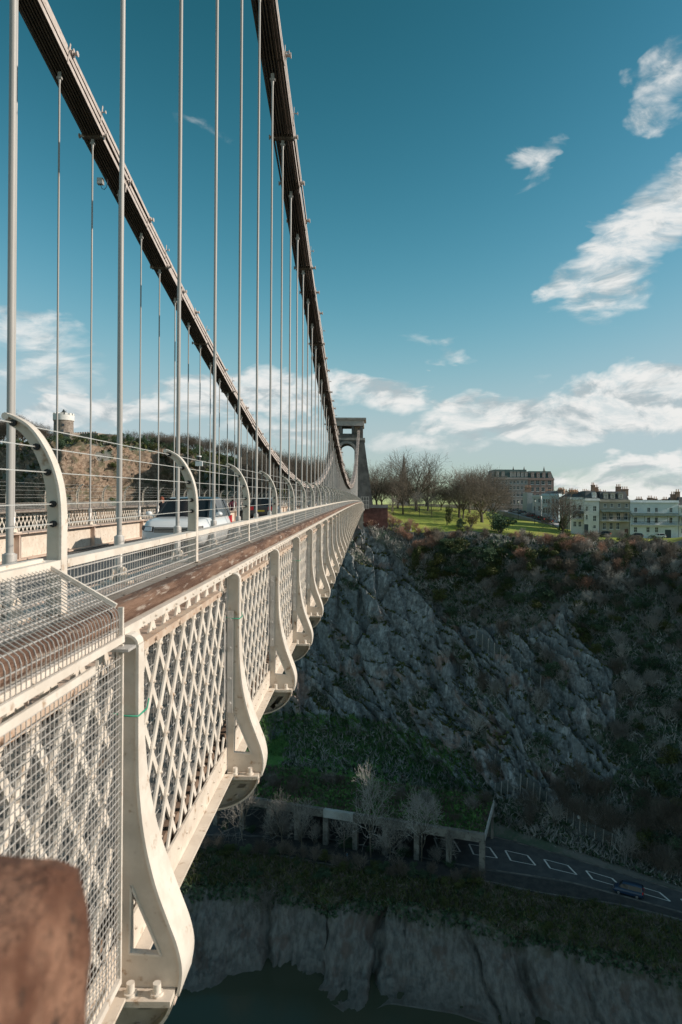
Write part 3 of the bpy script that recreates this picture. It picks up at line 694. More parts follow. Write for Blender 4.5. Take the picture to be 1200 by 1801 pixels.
# timber hand rail with a rounded outer edge, and the grey ledge behind it
prof = [(-1.238, -0.606), (-1.238, -0.540)] + [(-1.218 + 0.020 * math.cos(t), -0.537 + 0.020 * math.sin(t)) for t in np.linspace(math.pi, math.pi / 2, 4)][1:] + [(-1.150 + 0.026 * math.cos(t), -0.547 + 0.030 * math.sin(t)) for t in np.linspace(math.pi / 2, 0, 6)] + [(-1.124, -0.590), (-1.132, -0.606)]
hr = MB(); hr.prism(prof, 'y', 0.0, S - 0.006); HAND = hr.mesh('timber_rail', M['timber'])
lg = MB(); lg.box(-1.46, -1.2402, 0, S - 0.003, -0.60, -0.562); 
LEDGE = lg.mesh('ledge', M['ledge'])
st = MB()
for j in range(6): st.cyl((-1.27 - 0.06 * (j % 2), 0.25 + j * 0.4, -0.562), 0.012, 0.006, 'z', 6)
STUD = st.mesh('stud', M['ledge'])

def bay_loc(y): return (0, y, camber(y)), (slope(y), 0, 0)
def parapet(side):
    p = thing('parapet', ['cream riveted lattice parapet with brown timber rail, on the open gorge side of the bridge', 'lattice parapet beyond the roadway, along the far footway of the bridge'][side], 'parapet')
    tot = 0
    for n in range(-3, NB):
        y = D0 + n * S; loc, rot = bay_loc(y)
        if side == 1 and (n < 2): continue
        near = side == 0 and n <= 9
        if n >= 0 or side:
            b = obj('bracket', BR['web'], p, loc=loc, rot=rot)
            keys = ['flange', 'inner_flange', 'cap', 'shelf', 'nut', 'opening_edge', 'girder_end', 'girder_web'] if (near or n < 30) else ['flange', 'girder_end']
            if side: keys = ['flange', 'inner_flange']
            for k in keys:
                if k == 'nut':
                    for bx in (-1.06, -0.94): obj(k, BR[k], b, loc=(bx, 0, 0))
                else: obj(k, BR[k], b)
            if side == 0 and 0 < n < 26: obj('clamp_bar', CLAMP, b)
            if side == 0 and n in (0, 1, 3): obj('cord', TIE, b)
        lt = obj('lattice_panel', TOPCH, p, loc=loc, rot=rot)
        if near and tot + len(BARS) <= 300:
            for bm_ in BARS: obj('lattice_bar', bm_, lt)
            tot += len(BARS)
        else: tag(obj('lattice', ALLBARS, lt), kind='stuff')
        if near: tag(obj('rivet', RIV, lt), kind='stuff')
        obj('bottom_chord', BOTCH, lt); obj('guide_rail', MIDR, lt)
        if side == 0 and n < 6: tag(obj('inner_mesh', INMESH, lt), kind='stuff')
        h = obj('timber_rail', HAND, p, loc=loc, rot=rot)
        g = obj('ledge', LEDGE, p, loc=loc, rot=rot)
        if near: tag(obj('stud', STUD, g), kind='stuff')
    if side: mirror(p)
    return p
par = [parapet(0), parapet(1)]
w_ = par[0].children

# ---- steel barrier with curved posts on top of the ledge
FX = -1.40; YP = 0.02                                     # fence plane
path = cr([(FX, -0.562), (FX, -0.30), (FX - 0.002, -0.05), (FX - 0.03, 0.10), (FX - 0.085, 0.22), (FX - 0.15, 0.30), (FX - 0.232, 0.345)], 5)
def post_meshes():
    w = MB(); f = MB(); h = MB()
    pts = [Vector((p.x, p.y)) for p in path]; n = len(pts); L = []; Rr = []
    for i, p in enumerate(pts):
        d = (pts[min(i + 1, n - 1)] - pts[max(i - 1, 0)]).normalized(); nn = Vector((-d.y, d.x)); wd = 0.066 - 0.032 * (i / (n - 1)) ** 1.5
        Rr.append(p); L.append(p + nn * wd)
    for i in range(n - 1):
        w.prism([Rr[i], Rr[i + 1], L[i + 1], L[i]], 'y', 0.018, 0.032)
    f.strip([(p.x, p.y) for p in pts], -0.012, 'y', 0.0, 0.062)
    f.tube([(pts[-1].x - 0.012, 0.0, pts[-1].y), (pts[-1].x - 0.012, 0.05, pts[-1].y)], 0.017, 8)
    holes = []
    for zz in (-0.165, -0.035, 0.10, 0.215, 0.318):
        k = min(range(n), key=lambda q: abs((L[q].y + Rr[q].y) / 2 - zz)); c = (L[k] + Rr[k]) / 2; holes.append((c.x, c.y))
    for x, z in holes: h.tube([(x, 0.004, z), (x, 0.018, z)], 0.0155, 8)
    base = MB(); base.box(FX - 0.09, FX + 0.03, -0.02, 0.08, -0.561, -0.552)
    return w.mesh('post_web', M['cream']), f.mesh('post_flange', M['white_paint']), h.mesh('grommet', M['black']), base.mesh('foot_plate', M['ledge']), holes
PW, PF, PH, PB, holes = post_meshes()
wr = MB()
for x, z in holes: wr.tube([(x, -0.01, z), (x, S + 0.01, z)], 0.0028, 4, smooth=False)
WIRES = wr.mesh('tension_wire', M['wire'])
tr = MB(); tr.box(FX - 0.068, FX + 0.012, 0.066, S - 0.004, -0.312, -0.306); tr.box(FX + 0.006, FX + 0.0118, 0.066, S - 0.004, -0.345, -0.312); TR = tr.mesh('top_rail', M['white_paint'])
pm = MB()
for j in range(60): pm.bar((FX - 0.004, 0.05 + j * 0.0405, -0.556), (FX - 0.004, 0.05 + j * 0.0405, -0.312), 0.0036, 0.0036)
for j in range(5): pm.bar((FX + 0.001, 0.04, -0.552 + j * 0.0485), (FX + 0.001, S, -0.552 + j * 0.0485), 0.006, 0.006)
PM = pm.mesh('mesh_panel', M['galv'])
def barrier(side):
    t = thing('barrier_fence', ['low mesh barrier with inward curving grey posts, standing on the near ledge', 'thin barrier with curved posts above the far lattice parapet, past the cars'][side], 'fence')
    for n in range(-1, NB):
        if side and n < 2: continue
        y = D0 + n * S; loc, rot = bay_loc(y)
        if n >= 0:
            p = obj('curved_post', PW, t, loc=loc, rot=rot)
            for k, m_ in (('post_flange', PF), ('grommet', PH), ('foot_plate', PB)): obj(k, m_, p)
        obj('top_rail', TR, t, loc=loc, rot=rot); obj('mesh_panel', PM, t, loc=loc, rot=rot); obj('tension_wire', WIRES, t, loc=loc, rot=rot)
    if side: mirror(t)
    return t
bar_ = [barrier(0), barrier(1)]

# ---- mesh guard over the parapet beside the view point
def mesh_guard():
    t = thing('mesh_guard', 'welded mesh guard wrapped over the parapet rail behind the blurred stone', 'mesh guard')
    ys, ye = 0.55, 3.0; x0, z0, x1, z1, z2 = -1.44, -0.30, -1.084, -0.510, -0.64
    def cz(y): return camber(y)
    prof = [(x0, z0), (x1 - 0.03, z1 + 0.012), (x1 - 0.008, z1 - 0.006), (x1, z1 - 0.03), (x1, z2)]
    up = MB(); n = int((ye - ys) / 0.0325)
    for j in range(n + 1):
        y = ys + j * 0.0325
        for a, b in zip(prof[:-1], prof[1:]): up.bar((a[0], y, a[1] + cz(y)), (b[0], y, b[1] + cz(y)), 0.0032, 0.0032, (0, 1, 0))
    for k in range(8):
        f = k / 7; x, z = x0 + (x1 - 0.03 - x0) * f, z0 + (z1 + 0.012 - z0) * f
        up.bar((x, ys, z - 0.004 + cz(ys)), (x, ye, z - 0.004 + cz(ye)), 0.004, 0.004)
    for z in (z1 - 0.045, z1 - 0.085): up.bar((x1 - 0.004, ys, z + cz(ys)), (x1 - 0.004, ye, z + cz(ye)), 0.004, 0.004)
    tag(obj('upper_mesh', up, t, M['galv']), kind='stuff')
    lo = MB()
    for j in range(n + 1):
        y = ys + j * 0.0325; lo.bar((x1, y, -2.13 + cz(y)), (x1, y, -0.70 + cz(y)), 0.0032, 0.0032)
    for k in range(44): 
        z = -2.12 + k * 0.0325; lo.bar((x1 + 0.004, ys, z + cz(ys)), (x1 + 0.004, ye, z + cz(ye)), 0.0032, 0.0032)
    tag(obj('lower_mesh', lo, t, M['galv']), kind='stuff')
    def fb(name, p, q, w, h, side=(1, 0, 0)):
        m_ = MB(); m_.bar(p, q, w, h, side); return obj(name, m_, t, M['white_paint'])
    c0, c1 = cz(ys), cz(ye)
    fb('frame_bar', (x0, ys, z0 + c0), (x0, ye, z0 + c1), 0.03, 0.02)
    fb('frame_bar', (x0, ye, z0 + c1 - .004), (x1 - 0.02, ye, z1 + 0.012 + c1), 0.016, 0.022, (0, 1, 0))
    fb('frame_bar', (x1 + 0.002, ye, z1 + c1 + 0.008), (x1 + 0.002, ye, z2 + c1 - 0.012), 0.016, 0.022, (0, 1, 0))
    fb('frame_bar', (x1 + 0.012, ys, z2 + c0), (x1 + 0.012, ye + 0.006, z2 + c1), 0.012, 0.032)
    fb('frame_bar', (x1 + 0.006, ys, -0.705 + c0), (x1 + 0.006, ye - 0.30, -0.705 + c1), 0.012, 0.030)
    fb('frame_bar', (x1 + 0.004, ye, -0.665 + c1), (x1 + 0.004, ye, -2.14 + c1), 0.014, 0.02, (0, 1, 0))
    fb('frame_bar', (x1 + 0.008, ys, -2.145 + c0), (x1 + 0.008, ye + 0.006, -2.145 + c1), 0.014, 0.03)
    for y in (1.75, 2.98):
        m_ = MB(); z = -0.672 + cz(y); m_.box(x1 - 0.04, x1 + 0.06, y - 0.05, y + 0.05, z - 0.012, z); obj('clamp_plate', m_, t, M['galv'])
    return t
mesh_guard()

# ---- deck, girders
def ribbon(mb_, x0, x1, z0, z1, y0=-3.0, y1=199.0, n=60):
    ys = np.linspace(y0, y1, n + 1)
    vs = []
    for y in ys: vs += [(x0, y, z0 + camber(y)), (x1, y, z0 + camber(y)), (x1, y, z1 + camber(y)), (x0, y, z1 + camber(y))]
    fs = [(i * 4 + a, i * 4 + (a + 1) % 4, i * 4 + 4 + (a + 1) % 4, i * 4 + 4 + a) for i in range(n) for a in range(4)] + [(0, 1, 2, 3), (n * 4 + 3, n * 4 + 2, n * 4 + 1, n * 4)]
    mb_.add(vs, fs)
deck = thing('bridge_deck', 'timber and steel deck of the suspension bridge, between the two parapets', 'bridge deck'); deck['kind'] = 'structure'
m_ = MB(); ribbon(m_, XFAR + 0.33, XN - 0.33, -1.90, -1.76); obj('road_surface', m_, deck, M['asphalt'])
for xa, xb in ((-2.63, -1.19), (2 * CX + 1.19, 2 * CX + 2.63)):
    m_ = MB(); ribbon(m_, xa, xb, -1.94, -1.88); obj('footway', m_, deck, M['deck_boards'])
m_ = MB(); ribbon(m_, -10.9, -1.20, -2.16, -2.04); obj('timber_underdeck', m_, deck, M['under'])
cg = MB(); cg.box(2 * CX + 1.6, -1.6, 0.05, 0.12, -2.31, -2.20); cg.box(2 * CX + 1.6, -1.6, 0.0, 0.17, -2.625, -2.61)
for k in range(30):
    x = -1.6 - k * 0.297; cg.bar((x, 0.085, -2.3), (x - 0.148, 0.085, -2.61), 0.02, 0.05, (0, 1, 0)); cg.bar((x - 0.148, 0.085, -2.61), (x - 0.297, 0.085, -2.3), 0.02, 0.05, (0, 1, 0))
CG = cg.mesh('cross_girder', M['girder_paint'])
for n in range(0, NB):
    y = D0 + n * S; loc, rot = bay_loc(y); obj('cross_girder', CG, deck, loc=loc, rot=rot)
def long_girder(side):
    x = (XN, XFAR)[side]; t = thing('longitudinal_girder', ['riveted longitudinal girder between near footway and roadway, behind the mesh barrier', 'cream panelled girder along the far edge of the roadway, left of the white car'][side], 'girder')
    m_ = MB(); ribbon(m_, x - 0.02, x + 0.02, -2.0, -1.075); obj('web_plate', m_, t, M['cream'])
    m_ = MB(); ribbon(m_, x - 0.23, x + 0.23, -1.074, -1.045); obj('top_flange', m_, t, M['girder_paint'])
    m_ = MB(); ribbon(m_, x - 0.21, x + 0.21, -1.76, -1.72); obj('bottom_flange', m_, t, M['girder_paint'])
    rb = MB(); rb.box(x - 0.16, x - 0.021, -0.03, 0.03, -1.72, -1.076); rb.box(x + 0.021, x + 0.16, -0.03, 0.03, -1.72, -1.076); RB = rb.mesh('stiffener', M['girder_paint'])
    rvt = MB()
    for k in range(24):
        for dx in (-0.19, 0.19): rvt.cyl((x + dx, 0.05 + k * 0.1, -1.045), 0.014, 0.012, 'z', 5, 0.008)
    RV = rvt.mesh('rivet', M['girder_paint'])
    for n in range(-1, NB):
        y = D0 + n * S; loc, rot = bay_loc(y); r = obj('stiffener', RB, t, loc=loc, rot=rot)
        if n < 10: tag(obj('rivet', RV, r), kind='stuff')
long_girder(0); long_girder(1)

# ---- chains: three tiers of flat links
NPL = 8; PITCH = 0.088; TIER = 0.235
def link_mesh():
    m_ = MB(); cut = []
    for k in range(NPL):
        x = (k - (NPL - 1) / 2) * PITCH; w = 0.019
        m_.box(x - w, x + w, 0.02, 7.30, -0.074, 0.074)
        for y in (0.0, 7.32):
            pl = [(y + 0.115 * math.cos(t), 0.115 * math.sin(t)) for t in np.linspace(0, 2 * math.pi, 13)[:-1]]
            m_.prism(pl, 'x', x - w - 0.001, x + w + 0.001)
        cut.append(len(m_.f))
    me = m_.mesh('chain_link', M['chain_shade']); me.materials.append(M['chain'])
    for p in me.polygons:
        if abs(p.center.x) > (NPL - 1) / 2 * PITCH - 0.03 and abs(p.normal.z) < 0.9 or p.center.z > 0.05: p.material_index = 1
    return me
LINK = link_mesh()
pn = MB(); pn.tube([(-0.42, 0, 0), (0.47, 0, 0)], 0.045, 10)
pn.tube([(0.36, 0, 0), (0.37, 0, 0)], 0.10, 10); pn.tube([(0.47, 0, 0), (0.50, 0, 0)], 0.085, 6); pn.tube([(-0.45, 0, 0), (-0.42, 0, 0)], 0.085, 6)
PIN = pn.mesh('pin', M['chain'])
stp = MB(); stp.box(0.335, 0.35, -0.03, 0.03, -0.36, 0.36); stp.tube([(0.35, 0, 0.12), (0.46, 0, 0.12)], 0.018, 6); stp.tube([(0.46, 0, 0.12), (0.475, 0, 0.12)], 0.055, 6)
STRAP = stp.mesh('strap', M['chain'])
def chain(side):
    x = (XN, XFAR)[side]
    t = thing('suspension_chain', ['suspension chain of flat iron links hanging over the near footway edge', 'suspension chain beyond the roadway, crossing the upper left sky'][side], 'chain')
    # joints follow the curve; tiers are staggered by one rod spacing
    for tier in range(3):
        n = -4 + tier; k = 0
        while True:
            ya = D0 + n * S; yb = ya + 3 * S
            if ya > 206: break
            p = Vector((x + (0.044 if k % 2 else 0), ya, chain_z(ya) + tier * TIER)); q = Vector((p.x, yb, chain_z(yb) + tier * TIER))
            d = q - p
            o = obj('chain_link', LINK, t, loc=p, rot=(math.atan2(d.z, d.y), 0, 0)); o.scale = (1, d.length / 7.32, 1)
            pi = obj('pin', PIN, o)
            if ya < 75: 
                st_ = obj('strap', STRAP, o); st_.location = (0, 2.2, 0)
            n += 3; k += 1
    return t
chain(0); chain(1)

# ---- suspension rods
def rod_parts(h):
    pass
foot = MB()
foot.box(-0.15, 0.15, -0.15, 0.15, -1.044, -1.02)
for sx in (-1, 1):
    foot.prism([(-0.13, -1.02), (0.13, -1.02), (0.03, -0.86), (-0.03, -0.86)], 'x', sx * 0.05 - 0.01, sx * 0.05 + 0.01)
foot.tube([(-0.08, 0, -0.90), (0.08, 0, -0.90)], 0.03, 8)
FOOT = foot.mesh('rod_foot', M['cream'])
slv = MB(); slv.tube([(0, 0, -0.94), (0, 0, -0.50), (0, 0, -0.49)], [0.046, 0.046, 0.036], 10); slv.tube([(0, 0, -0.62), (0, 0, -0.50)], 0.058, 10); SLEEVE = slv.mesh('sleeve', M['galv'])
shf = MB(); shf.tube([(0, 0, 0), (0, 0, 1)], 0.030, 8, cap=False); SHAFT = shf.mesh('shaft', M['rod'])
clv = MB(); clv.box(-0.075, 0.075, -0.045, 0.045, -0.20, -0.14); clv.tube([(0, 0, -0.34), (0, 0, -0.14)], [0.034, 0.05], 8); clv.box(-0.05, 0.05, -0.02, 0.02, -0.14, 0.02); CLEVIS = clv.mesh('clevis', M['rod'])
def rods(side):
    x = (XN, XFAR)[side]; g = ['suspension rods of the near chain', 'suspension rods of the far chain'][side]
    for n in range(-1 if side == 0 else 3, NB - 1):
        y = D0 + n * S; c = camber(y); zt = chain_z(y) - 0.10
        if zt < c - 0.5: continue
        # labels count from the left edge of the picture
        k = (n - 1) if side == 0 else (n - 7)
        where = 'near' if side == 0 else 'far'
        if 0 <= k < 14: lab = f'pale grey suspension rod of the {where} chain, {ORD[k]} from the left edge' + (', thick and close' if side == 0 and k < 2 else '')
        else: lab = f'thin rod in the close packed distant stretch of the {where} suspension chain' if k >= 14 else f'suspension rod of the {where} chain beside the view point'
        t = thing('suspension_rod', lab, 'rod', (x, y, c), group=g)
        s_ = obj('shaft', SHAFT, t, loc=(0, 0, -0.95)); s_.scale = (1, 1, max(0.1, zt - 0.2 - c + 0.95))
        obj('sleeve', SLEEVE, t)
        obj('rod_foot', FOOT, t)
        if n < 45: obj('clevis', CLEVIS, t, loc=(0, 0, zt + 0.02 - c))
rods(0); rods(1)

# ---- small box on the far chain and a camera unit on a far rod
t = thing('junction_box', 'small grey cable box clipped under the far chain, high beside a rod', 'box', (XFAR - 0.36, 24.2, chain_z(24.2) - 0.30))
m_ = MB(); m_.box(-0.10, 0.10, -0.08, 0.08, -0.16, 0.05); obj('case', m_, t, M['galv'])
m_ = MB(); m_.tube([(0, 0, -0.16), (0.05, 0.0, -0.30), (0.14, 0, -0.34), (0.22, 0, -0.25), (0.25, 0, -0.05), (0.2, 0, 0.12)], 0.012, 5); obj('cable', m_, t, M['black'])
ycam = D0 + 14 * S
t = thing('camera_unit', 'white camera and box fixed to a far suspension rod above the white car', 'camera', (XFAR, ycam, 2.25))
m_ = MB(); m_.box(-0.19, 0.19, -0.16, -0.06, -0.20, 0.06); obj('case', m_, t, plain('camera_white', (0.75, 0.77, 0.78), 0.4))
m_ = MB(); m_.tube([(0, -0.1, 0.10), (0, -0.1, 0.30)], 0.10, 10); m_.sphere((0, -0.1, 0.12), 0.1, 10, 6); obj('lens_dome', m_, t, M['black'])
m_ = MB(); m_.tube([(0, -0.1, 0.30), (0, -0.1, 0.36)], 0.13, 10); m_.box(-0.02, 0.02, -0.1, 0.0, 0.33, 0.37); obj('hood', m_, t, plain('hood_white', (0.75, 0.77, 0.78), 0.4))

# ---- blurred stone coping beside the camera
def near_stone():
    bm = bmesh.new(); bmesh.ops.create_cube(bm, size=1.0)
    for v in bm.verts: v.co.x *= 0.44; v.co.y *= 0.20; v.co.z *= 0.62
    bmesh.ops.subdivide_edges(bm, edges=bm.edges, cuts=15, use_grid_fill=True)
    H = Vector((0.22, 0.10, 0.31)); rr = 0.022
    for v in bm.verts:
        p = v.co.copy(); q = Vector([max(-(H[i] - rr), min(H[i] - rr, p[i])) for i in range(3)]); d = p - q
        if d.length > 1e-6: p = q + d.normalized() * min(d.length, rr)
        a = np.array(p[:])[None]
        p += (p - q).normalized() * (0.010 * float(fbm(a * 9.0, 3, 61)[0]) + 0.004 * float(fbm(a * 40, 3, 62)[0])) if d.length > 1e-6 else Vector()
        v.co = p
    me = bpy.data.meshes.new('coping_stone'); bm.to_mesh(me); bm.free(); me.materials.append(M['stone_near'])
    for p in me.polygons: p.use_smooth = True
    o = obj('coping_stone', me, loc=(-0.440, 0.46, -0.594))
    tag(o, 'rough orange brown sandstone block, blurred in the close lower left corner', 'stone')
near_stone()

# ---- far tower
TY = 209.0
def tower():
    t = thing('bridge_tower', 'dark stone bridge tower with round arch and pale flat cap at far end', 'tower', (-6.45, TY, 0))
    stone = mk('tower_stone', (0.10, 0.095, 0.09), (0.17, 0.16, 0.15), 0.35, 0.9, 0.6, 2.5, c3=(0.21, 0.18, 0.15), c3r=(0.55, 0.7), bdist=0.1)
    pale = mk('tower_pale_stone', (0.30, 0.27, 0.25), (0.40, 0.36, 0.33), 0.6, 0.8, 0.3, 3)
    hb, ht = 8.3, 4.75; z0, z1 = -9.0, 21.6; dp = 8.0
    def hw(z): return hb + (ht - hb) * (z + 2.0) / (23.0 + 2.0)
    m_ = MB(); ra = 2.35; zc = 15.9
    arch = [(ra * math.cos(a), zc + ra * 1.05 * math.sin(a)) for a in np.linspace(0, math.pi, 15)]
    def dprism(poly): m_.prism(poly, 'y', -dp / 2, dp / 2)
    dprism([(ra, z0), (hw(z0), z0), (hw(zc), zc), (ra, zc)]); dprism([(-hw(z0), z0), (-ra, z0), (-ra, zc), (-hw(zc), zc)])
    for i in range(14):
        a, b = arch[i], arch[i + 1]
        xa = hw(zc) if i == 0 else a[0] / ra * 0 + a[0]
    top = 19.4
    left = [p for p in arch]
    k = 7
    dprism([(hw(zc), zc), (hw(top), top), (0, top)] + [arch[j] for j in range(7, -1, -1)])
    dprism([(-hw(zc), zc)] + [arch[j] for j in range(14, 6, -1)] + [(0, top), (-hw(top), top)])
    obj('shaft', m_, t, stone)
    m_ = MB(); m_.box(-hw(19.4) - 0.25, hw(19.4) + 0.25, -dp / 2 - 0.25, dp / 2 + 0.25, 19.402, 20.1); obj('string_course', m_, t, pale)
    m_ = MB()
    for xa, xb in ((-4.85, -4.0), (-2.2, -1.45), (1.45, 2.2), (4.0, 4.85)): m_.box(xa, xb, -dp / 2, dp / 2, 20.102, 23.7)
    m_.box(-4.85, 4.85, -dp / 2 + 0.1, dp / 2 - 0.1, 20.103, 21.4)
    obj('attic', m_, t, stone)
    m_ = MB(); m_.box(-4.0, -2.2, -dp / 2 + 1.5, dp / 2 - 1.5, 21.402, 23.7); m_.box(2.2, 4.0, -dp / 2 + 1.5, dp / 2 - 1.5, 21.402, 23.7); obj('saddle_housing', m_, t, M['girder_paint'])
    m_ = MB(); m_.box(-5.2, 5.2, -dp / 2 - 0.35, dp / 2 + 0.35, 23.702, 25.5); obj('cornice', m_, t, mk('cap_stone', (0.42, 0.36, 0.33), (0.50, 0.43, 0.39), 0.5, 0.8, 0.2, 3))
    m_ = MB(); m_.box(-5.8, 5.8, -dp / 2 - 0.8, dp / 2 + 0.8, 25.502, 26.1); obj('cap', m_, t, pale)
    m_ = MB()
    vo = [((ra + 0.02) * math.cos(a), zc + (ra + 0.02) * 1.05 * math.sin(a)) for a in np.linspace(0, math.pi, 19)]
    ve = [((ra + 0.75) * math.cos(a), zc + (ra + 0.75) * 1.05 * math.sin(a)) for a in np.linspace(0, math.pi, 19)]
    for i in range(18):
        f = 0.985
        m_ = MB(); c = lambda p, q, s: (p[0] + (q[0] - p[0]) * s, p[1] + (q[1] - p[1]) * s)
        m_.prism([c(vo[i], vo[i + 1], .04), c(vo[i], vo[i + 1], .96), c(ve[i], ve[i + 1], .96), c(ve[i], ve[i + 1], .04)], 'y', -dp / 2 - 0.12, -dp / 2 + 0.1); obj('arch_stone', m_, t, pale)
    return t
tower()
# brick-red abutment wall and pale pier below the bridge end
t = thing('abutment_wall', 'dark red retaining wall of the abutment, right of the far tower foot', 'wall', (3.0, 205, 0))
brick = mk('red_sandstone', (0.12, 0.052, 0.045), (0.18, 0.082, 0.07), 0.8, 0.9, 0.5, 4, c3=(0.09, 0.05, 0.05))
m_ = MB(); m_.box(-4.2, 2.9, -4, 30, -14, -0.9); obj('wall', m_, t, brick)
m_ = MB(); m_.box(-4.3, 3.0, -4.2, -3.7, -0.898, 0.0); m_.box(2.5, 3.0, -3.698, 30, -0.898, 0.0); obj('coping', m_, t, mk('coping_grey', (0.2, 0.19, 0.18), (0.28, 0.27, 0.26), 1, 0.9, 0.3, 5))
t = thing('abutment_pier', 'pale stone pier carrying the end of the bridge deck above the cliff', 'pier', (-5.9, 203.5, 0))
m_ = MB(); m_.box(-7.6, 4.6, -3.5, 3, -16, -2.4); obj('pier', m_, t, mk('pier_stone', (0.28, 0.25, 0.22), (0.38, 0.34, 0.3), 0.7, 0.9, 0.4, 4))
m_ = MB()
for k in range(8): m_.box(-6.9 + k * 1.55, -6.2 + k * 1.55, -3.8, -3.51, -2.9, -2.41)
obj('corbel', m_, t, mk('corbel_stone', (0.3, 0.27, 0.24), (0.4, 0.36, 0.32), 1, 0.9))
t = thing('end_railing', 'short white lattice railing at the far end of the footway', 'railing', (-1.1, 199.5, camber(199)))
m_ = MB()
for k in range(4): m_.box(-0.9 + k * 0.75, -0.8 + k * 0.75, -0.05, 0.05, -2.0, 1.6)
for z in (-1.9, -0.8, 0.4, 1.5): m_.box(-0.95, 1.5, -0.03, 0.03, z, z + 0.1)
obj('bar', m_, t, M['white_paint'])
# ================================================================== VEGETATION
M['bark'] = mk('bark', (0.10, 0.085, 0.065), (0.17, 0.15, 0.12), 1.2, 0.9, 0.4, 8, c3=(0.07, 0.085, 0.035))
M['twig_brown'] = mk('twigs_brown', (0.105, 0.088, 0.070), (0.18, 0.152, 0.124), 0.4, 0.9)
M['twig_grey'] = mk('twigs_grey', (0.17, 0.155, 0.14), (0.36, 0.335, 0.305), 0.5, 0.9)
M['twig_red'] = mk('twigs_russet', (0.30, 0.165, 0.115), (0.42, 0.27, 0.20), 0.5, 0.9)
M['leaf_dark'] = mk('evergreen_leaves', (0.042, 0.076, 0.045), (0.088, 0.135, 0.076), 0.9, 0.75, spec=0.15)
M['leaf_ivy'] = mk('ivy_leaves', (0.045, 0.065, 0.020), (0.10, 0.11, 0.035), 0.9, 0.6, spec=0.25)
M['leaf_dry'] = mk('dry_leaves', (0.12, 0.085, 0.04), (0.20, 0.15, 0.08), 0.9, 0.9, spec=0.1)

M['twig_pale'] = mk('twigs_pale', (0.28, 0.27, 0.25), (0.46, 0.44, 0.41), 0.5, 0.9)
def tree_mesh(name, seed, twig_mat, lens=(0.26, 0.40, 0.27, 0.18, 0.12, 0.075), kids=(8, 6, 5, 4), ang=((0.3, 0.95), (0.5, 0.95), (0.5, 1.0), (0.5, 1.0), (0.5, 1.0)), r0=0.024, rr=0.60, rmin=0.0011, stems=1, up=0.10, woodlv=2, lean=0.0, first=0.55):
    """a bare tree one unit high: trunk and limbs in one mesh, the fine branches in another"""
    rd = random.Random(seed); wood, twig = MB(), MB()
    def grow(p, d, L, r, lv):
        n = (4, 4, 3, 2, 2, 1)[lv]; pts = [p]; rad = [r]; q = p; dd = d; wob = 0.05 if lv == 0 else 0.16
        for i in range(n):
            dd = (dd + Vector((rd.gauss(0, wob), rd.gauss(0, wob), rd.gauss(0, wob) + up))).normalized()
            q = q + dd * (L / n); pts.append(q); rad.append(max(r * (1 - 0.5 * (i + 1) / n), rmin))
        (wood if lv < woodlv else twig).tube(pts, rad, (8, 6, 4, 3, 3, 3)[lv], cap=False)
        if lv >= len(kids): return
        nb = kids[lv]; ph = rd.random() * 6.28
        for k in range(nb):
            t = first + (1 - first) * (k + 1) / nb if lv == 0 else 0.30 + 0.70 * (k + rd.random() * 0.6 + 0.3) / nb
            t = min(t, 1.0); f = t * n; i = min(int(f), n - 1); pos = pts[i].lerp(pts[i + 1], f - i); base = (pts[i + 1] - pts[i]).normalized()
            o = Matrix.Rotation(ph + k * 2.4 + rd.uniform(-.4, .4), 3, base) @ base.orthogonal().normalized(); a = rd.uniform(*ang[lv])
            if lv == 0: a *= 1.25 - 0.75 * (k / max(1, nb - 1))
            grow(pos, (base * math.cos(a) + o * math.sin(a)).normalized(), lens[lv + 1] * rd.uniform(0.75, 1.2) * (1.1 - 0.35 * t if lv else 1), max(rad[i] * rr, rmin), lv + 1)
    for s_ in range(stems):
        d0 = Vector((lean + (rd.gauss(0, 0.4) if stems > 1 else 0), rd.gauss(0, 0.4) if stems > 1 else 0, 1)).normalized()
        grow(Vector((rd.gauss(0, .05) if stems > 1 else 0, rd.gauss(0, .05) if stems > 1 else 0, -0.02)), d0, lens[0] * rd.uniform(0.85, 1.15), r0, 0)
    h = max(v[2] for v in twig.v); out = []
    for mb_, nm, mt in ((wood, 'trunk', M['bark']), (twig, 'crown', twig_mat)):
        me = bpy.data.meshes.new(nm); me.from_pydata((np.array(mb_.v) / h).tolist(), [], mb_.f); me.update(); me.polygons.foreach_set('use_smooth', mb_.sm); me.materials.append(mt); out.append(me)
    return tuple(out)
TR_BIG = [tree_mesh('t', 11 + i, M['twig_brown']) for i in range(3)]
TR_GREY = [tree_mesh('t', 31 + i, M['twig_grey'], lens=(0.36, 0.33, 0.22, 0.15, 0.10, 0.06), kids=(7, 5, 4, 4), r0=0.015, first=0.35, rmin=0.0015) for i in range(3)]
TR_OAK = [tree_mesh('t', 41 + i, M['twig_brown'], lens=(0.24, 0.42, 0.30, 0.20, 0.13, 0.08), kids=(8, 6, 6, 4, 4), ang=((0.4, 1.25), (0.5, 1.1), (0.5, 1.1), (0.5, 1.1), (0.5, 1.1)), r0=0.030, up=0.06, rmin=0.0008, first=0.45) for i in range(2)]
SHB = {c: [tree_mesh('s', 51 + i + 7 * j, M[c], lens=(0.42, 0.36, 0.24, 0.15), kids=(4, 4, 3), ang=((0.25, 0.8), (0.4, 0.9), (0.4, 0.9)), stems=8, r0=0.013, rmin=0.0042, woodlv=1, up=0.12, first=0.3) for i in range(2)] for j, c in enumerate(('twig_grey', 'twig_brown', 'twig_red', 'twig_pale'))}
TR_PALE = [tree_mesh('t', 61 + i, M['twig_pale'], lens=(0.36, 0.33, 0.22, 0.15, 0.10, 0.06), kids=(7, 5, 4, 4), r0=0.015, first=0.35, rmin=0.0014) for i in range(2)]

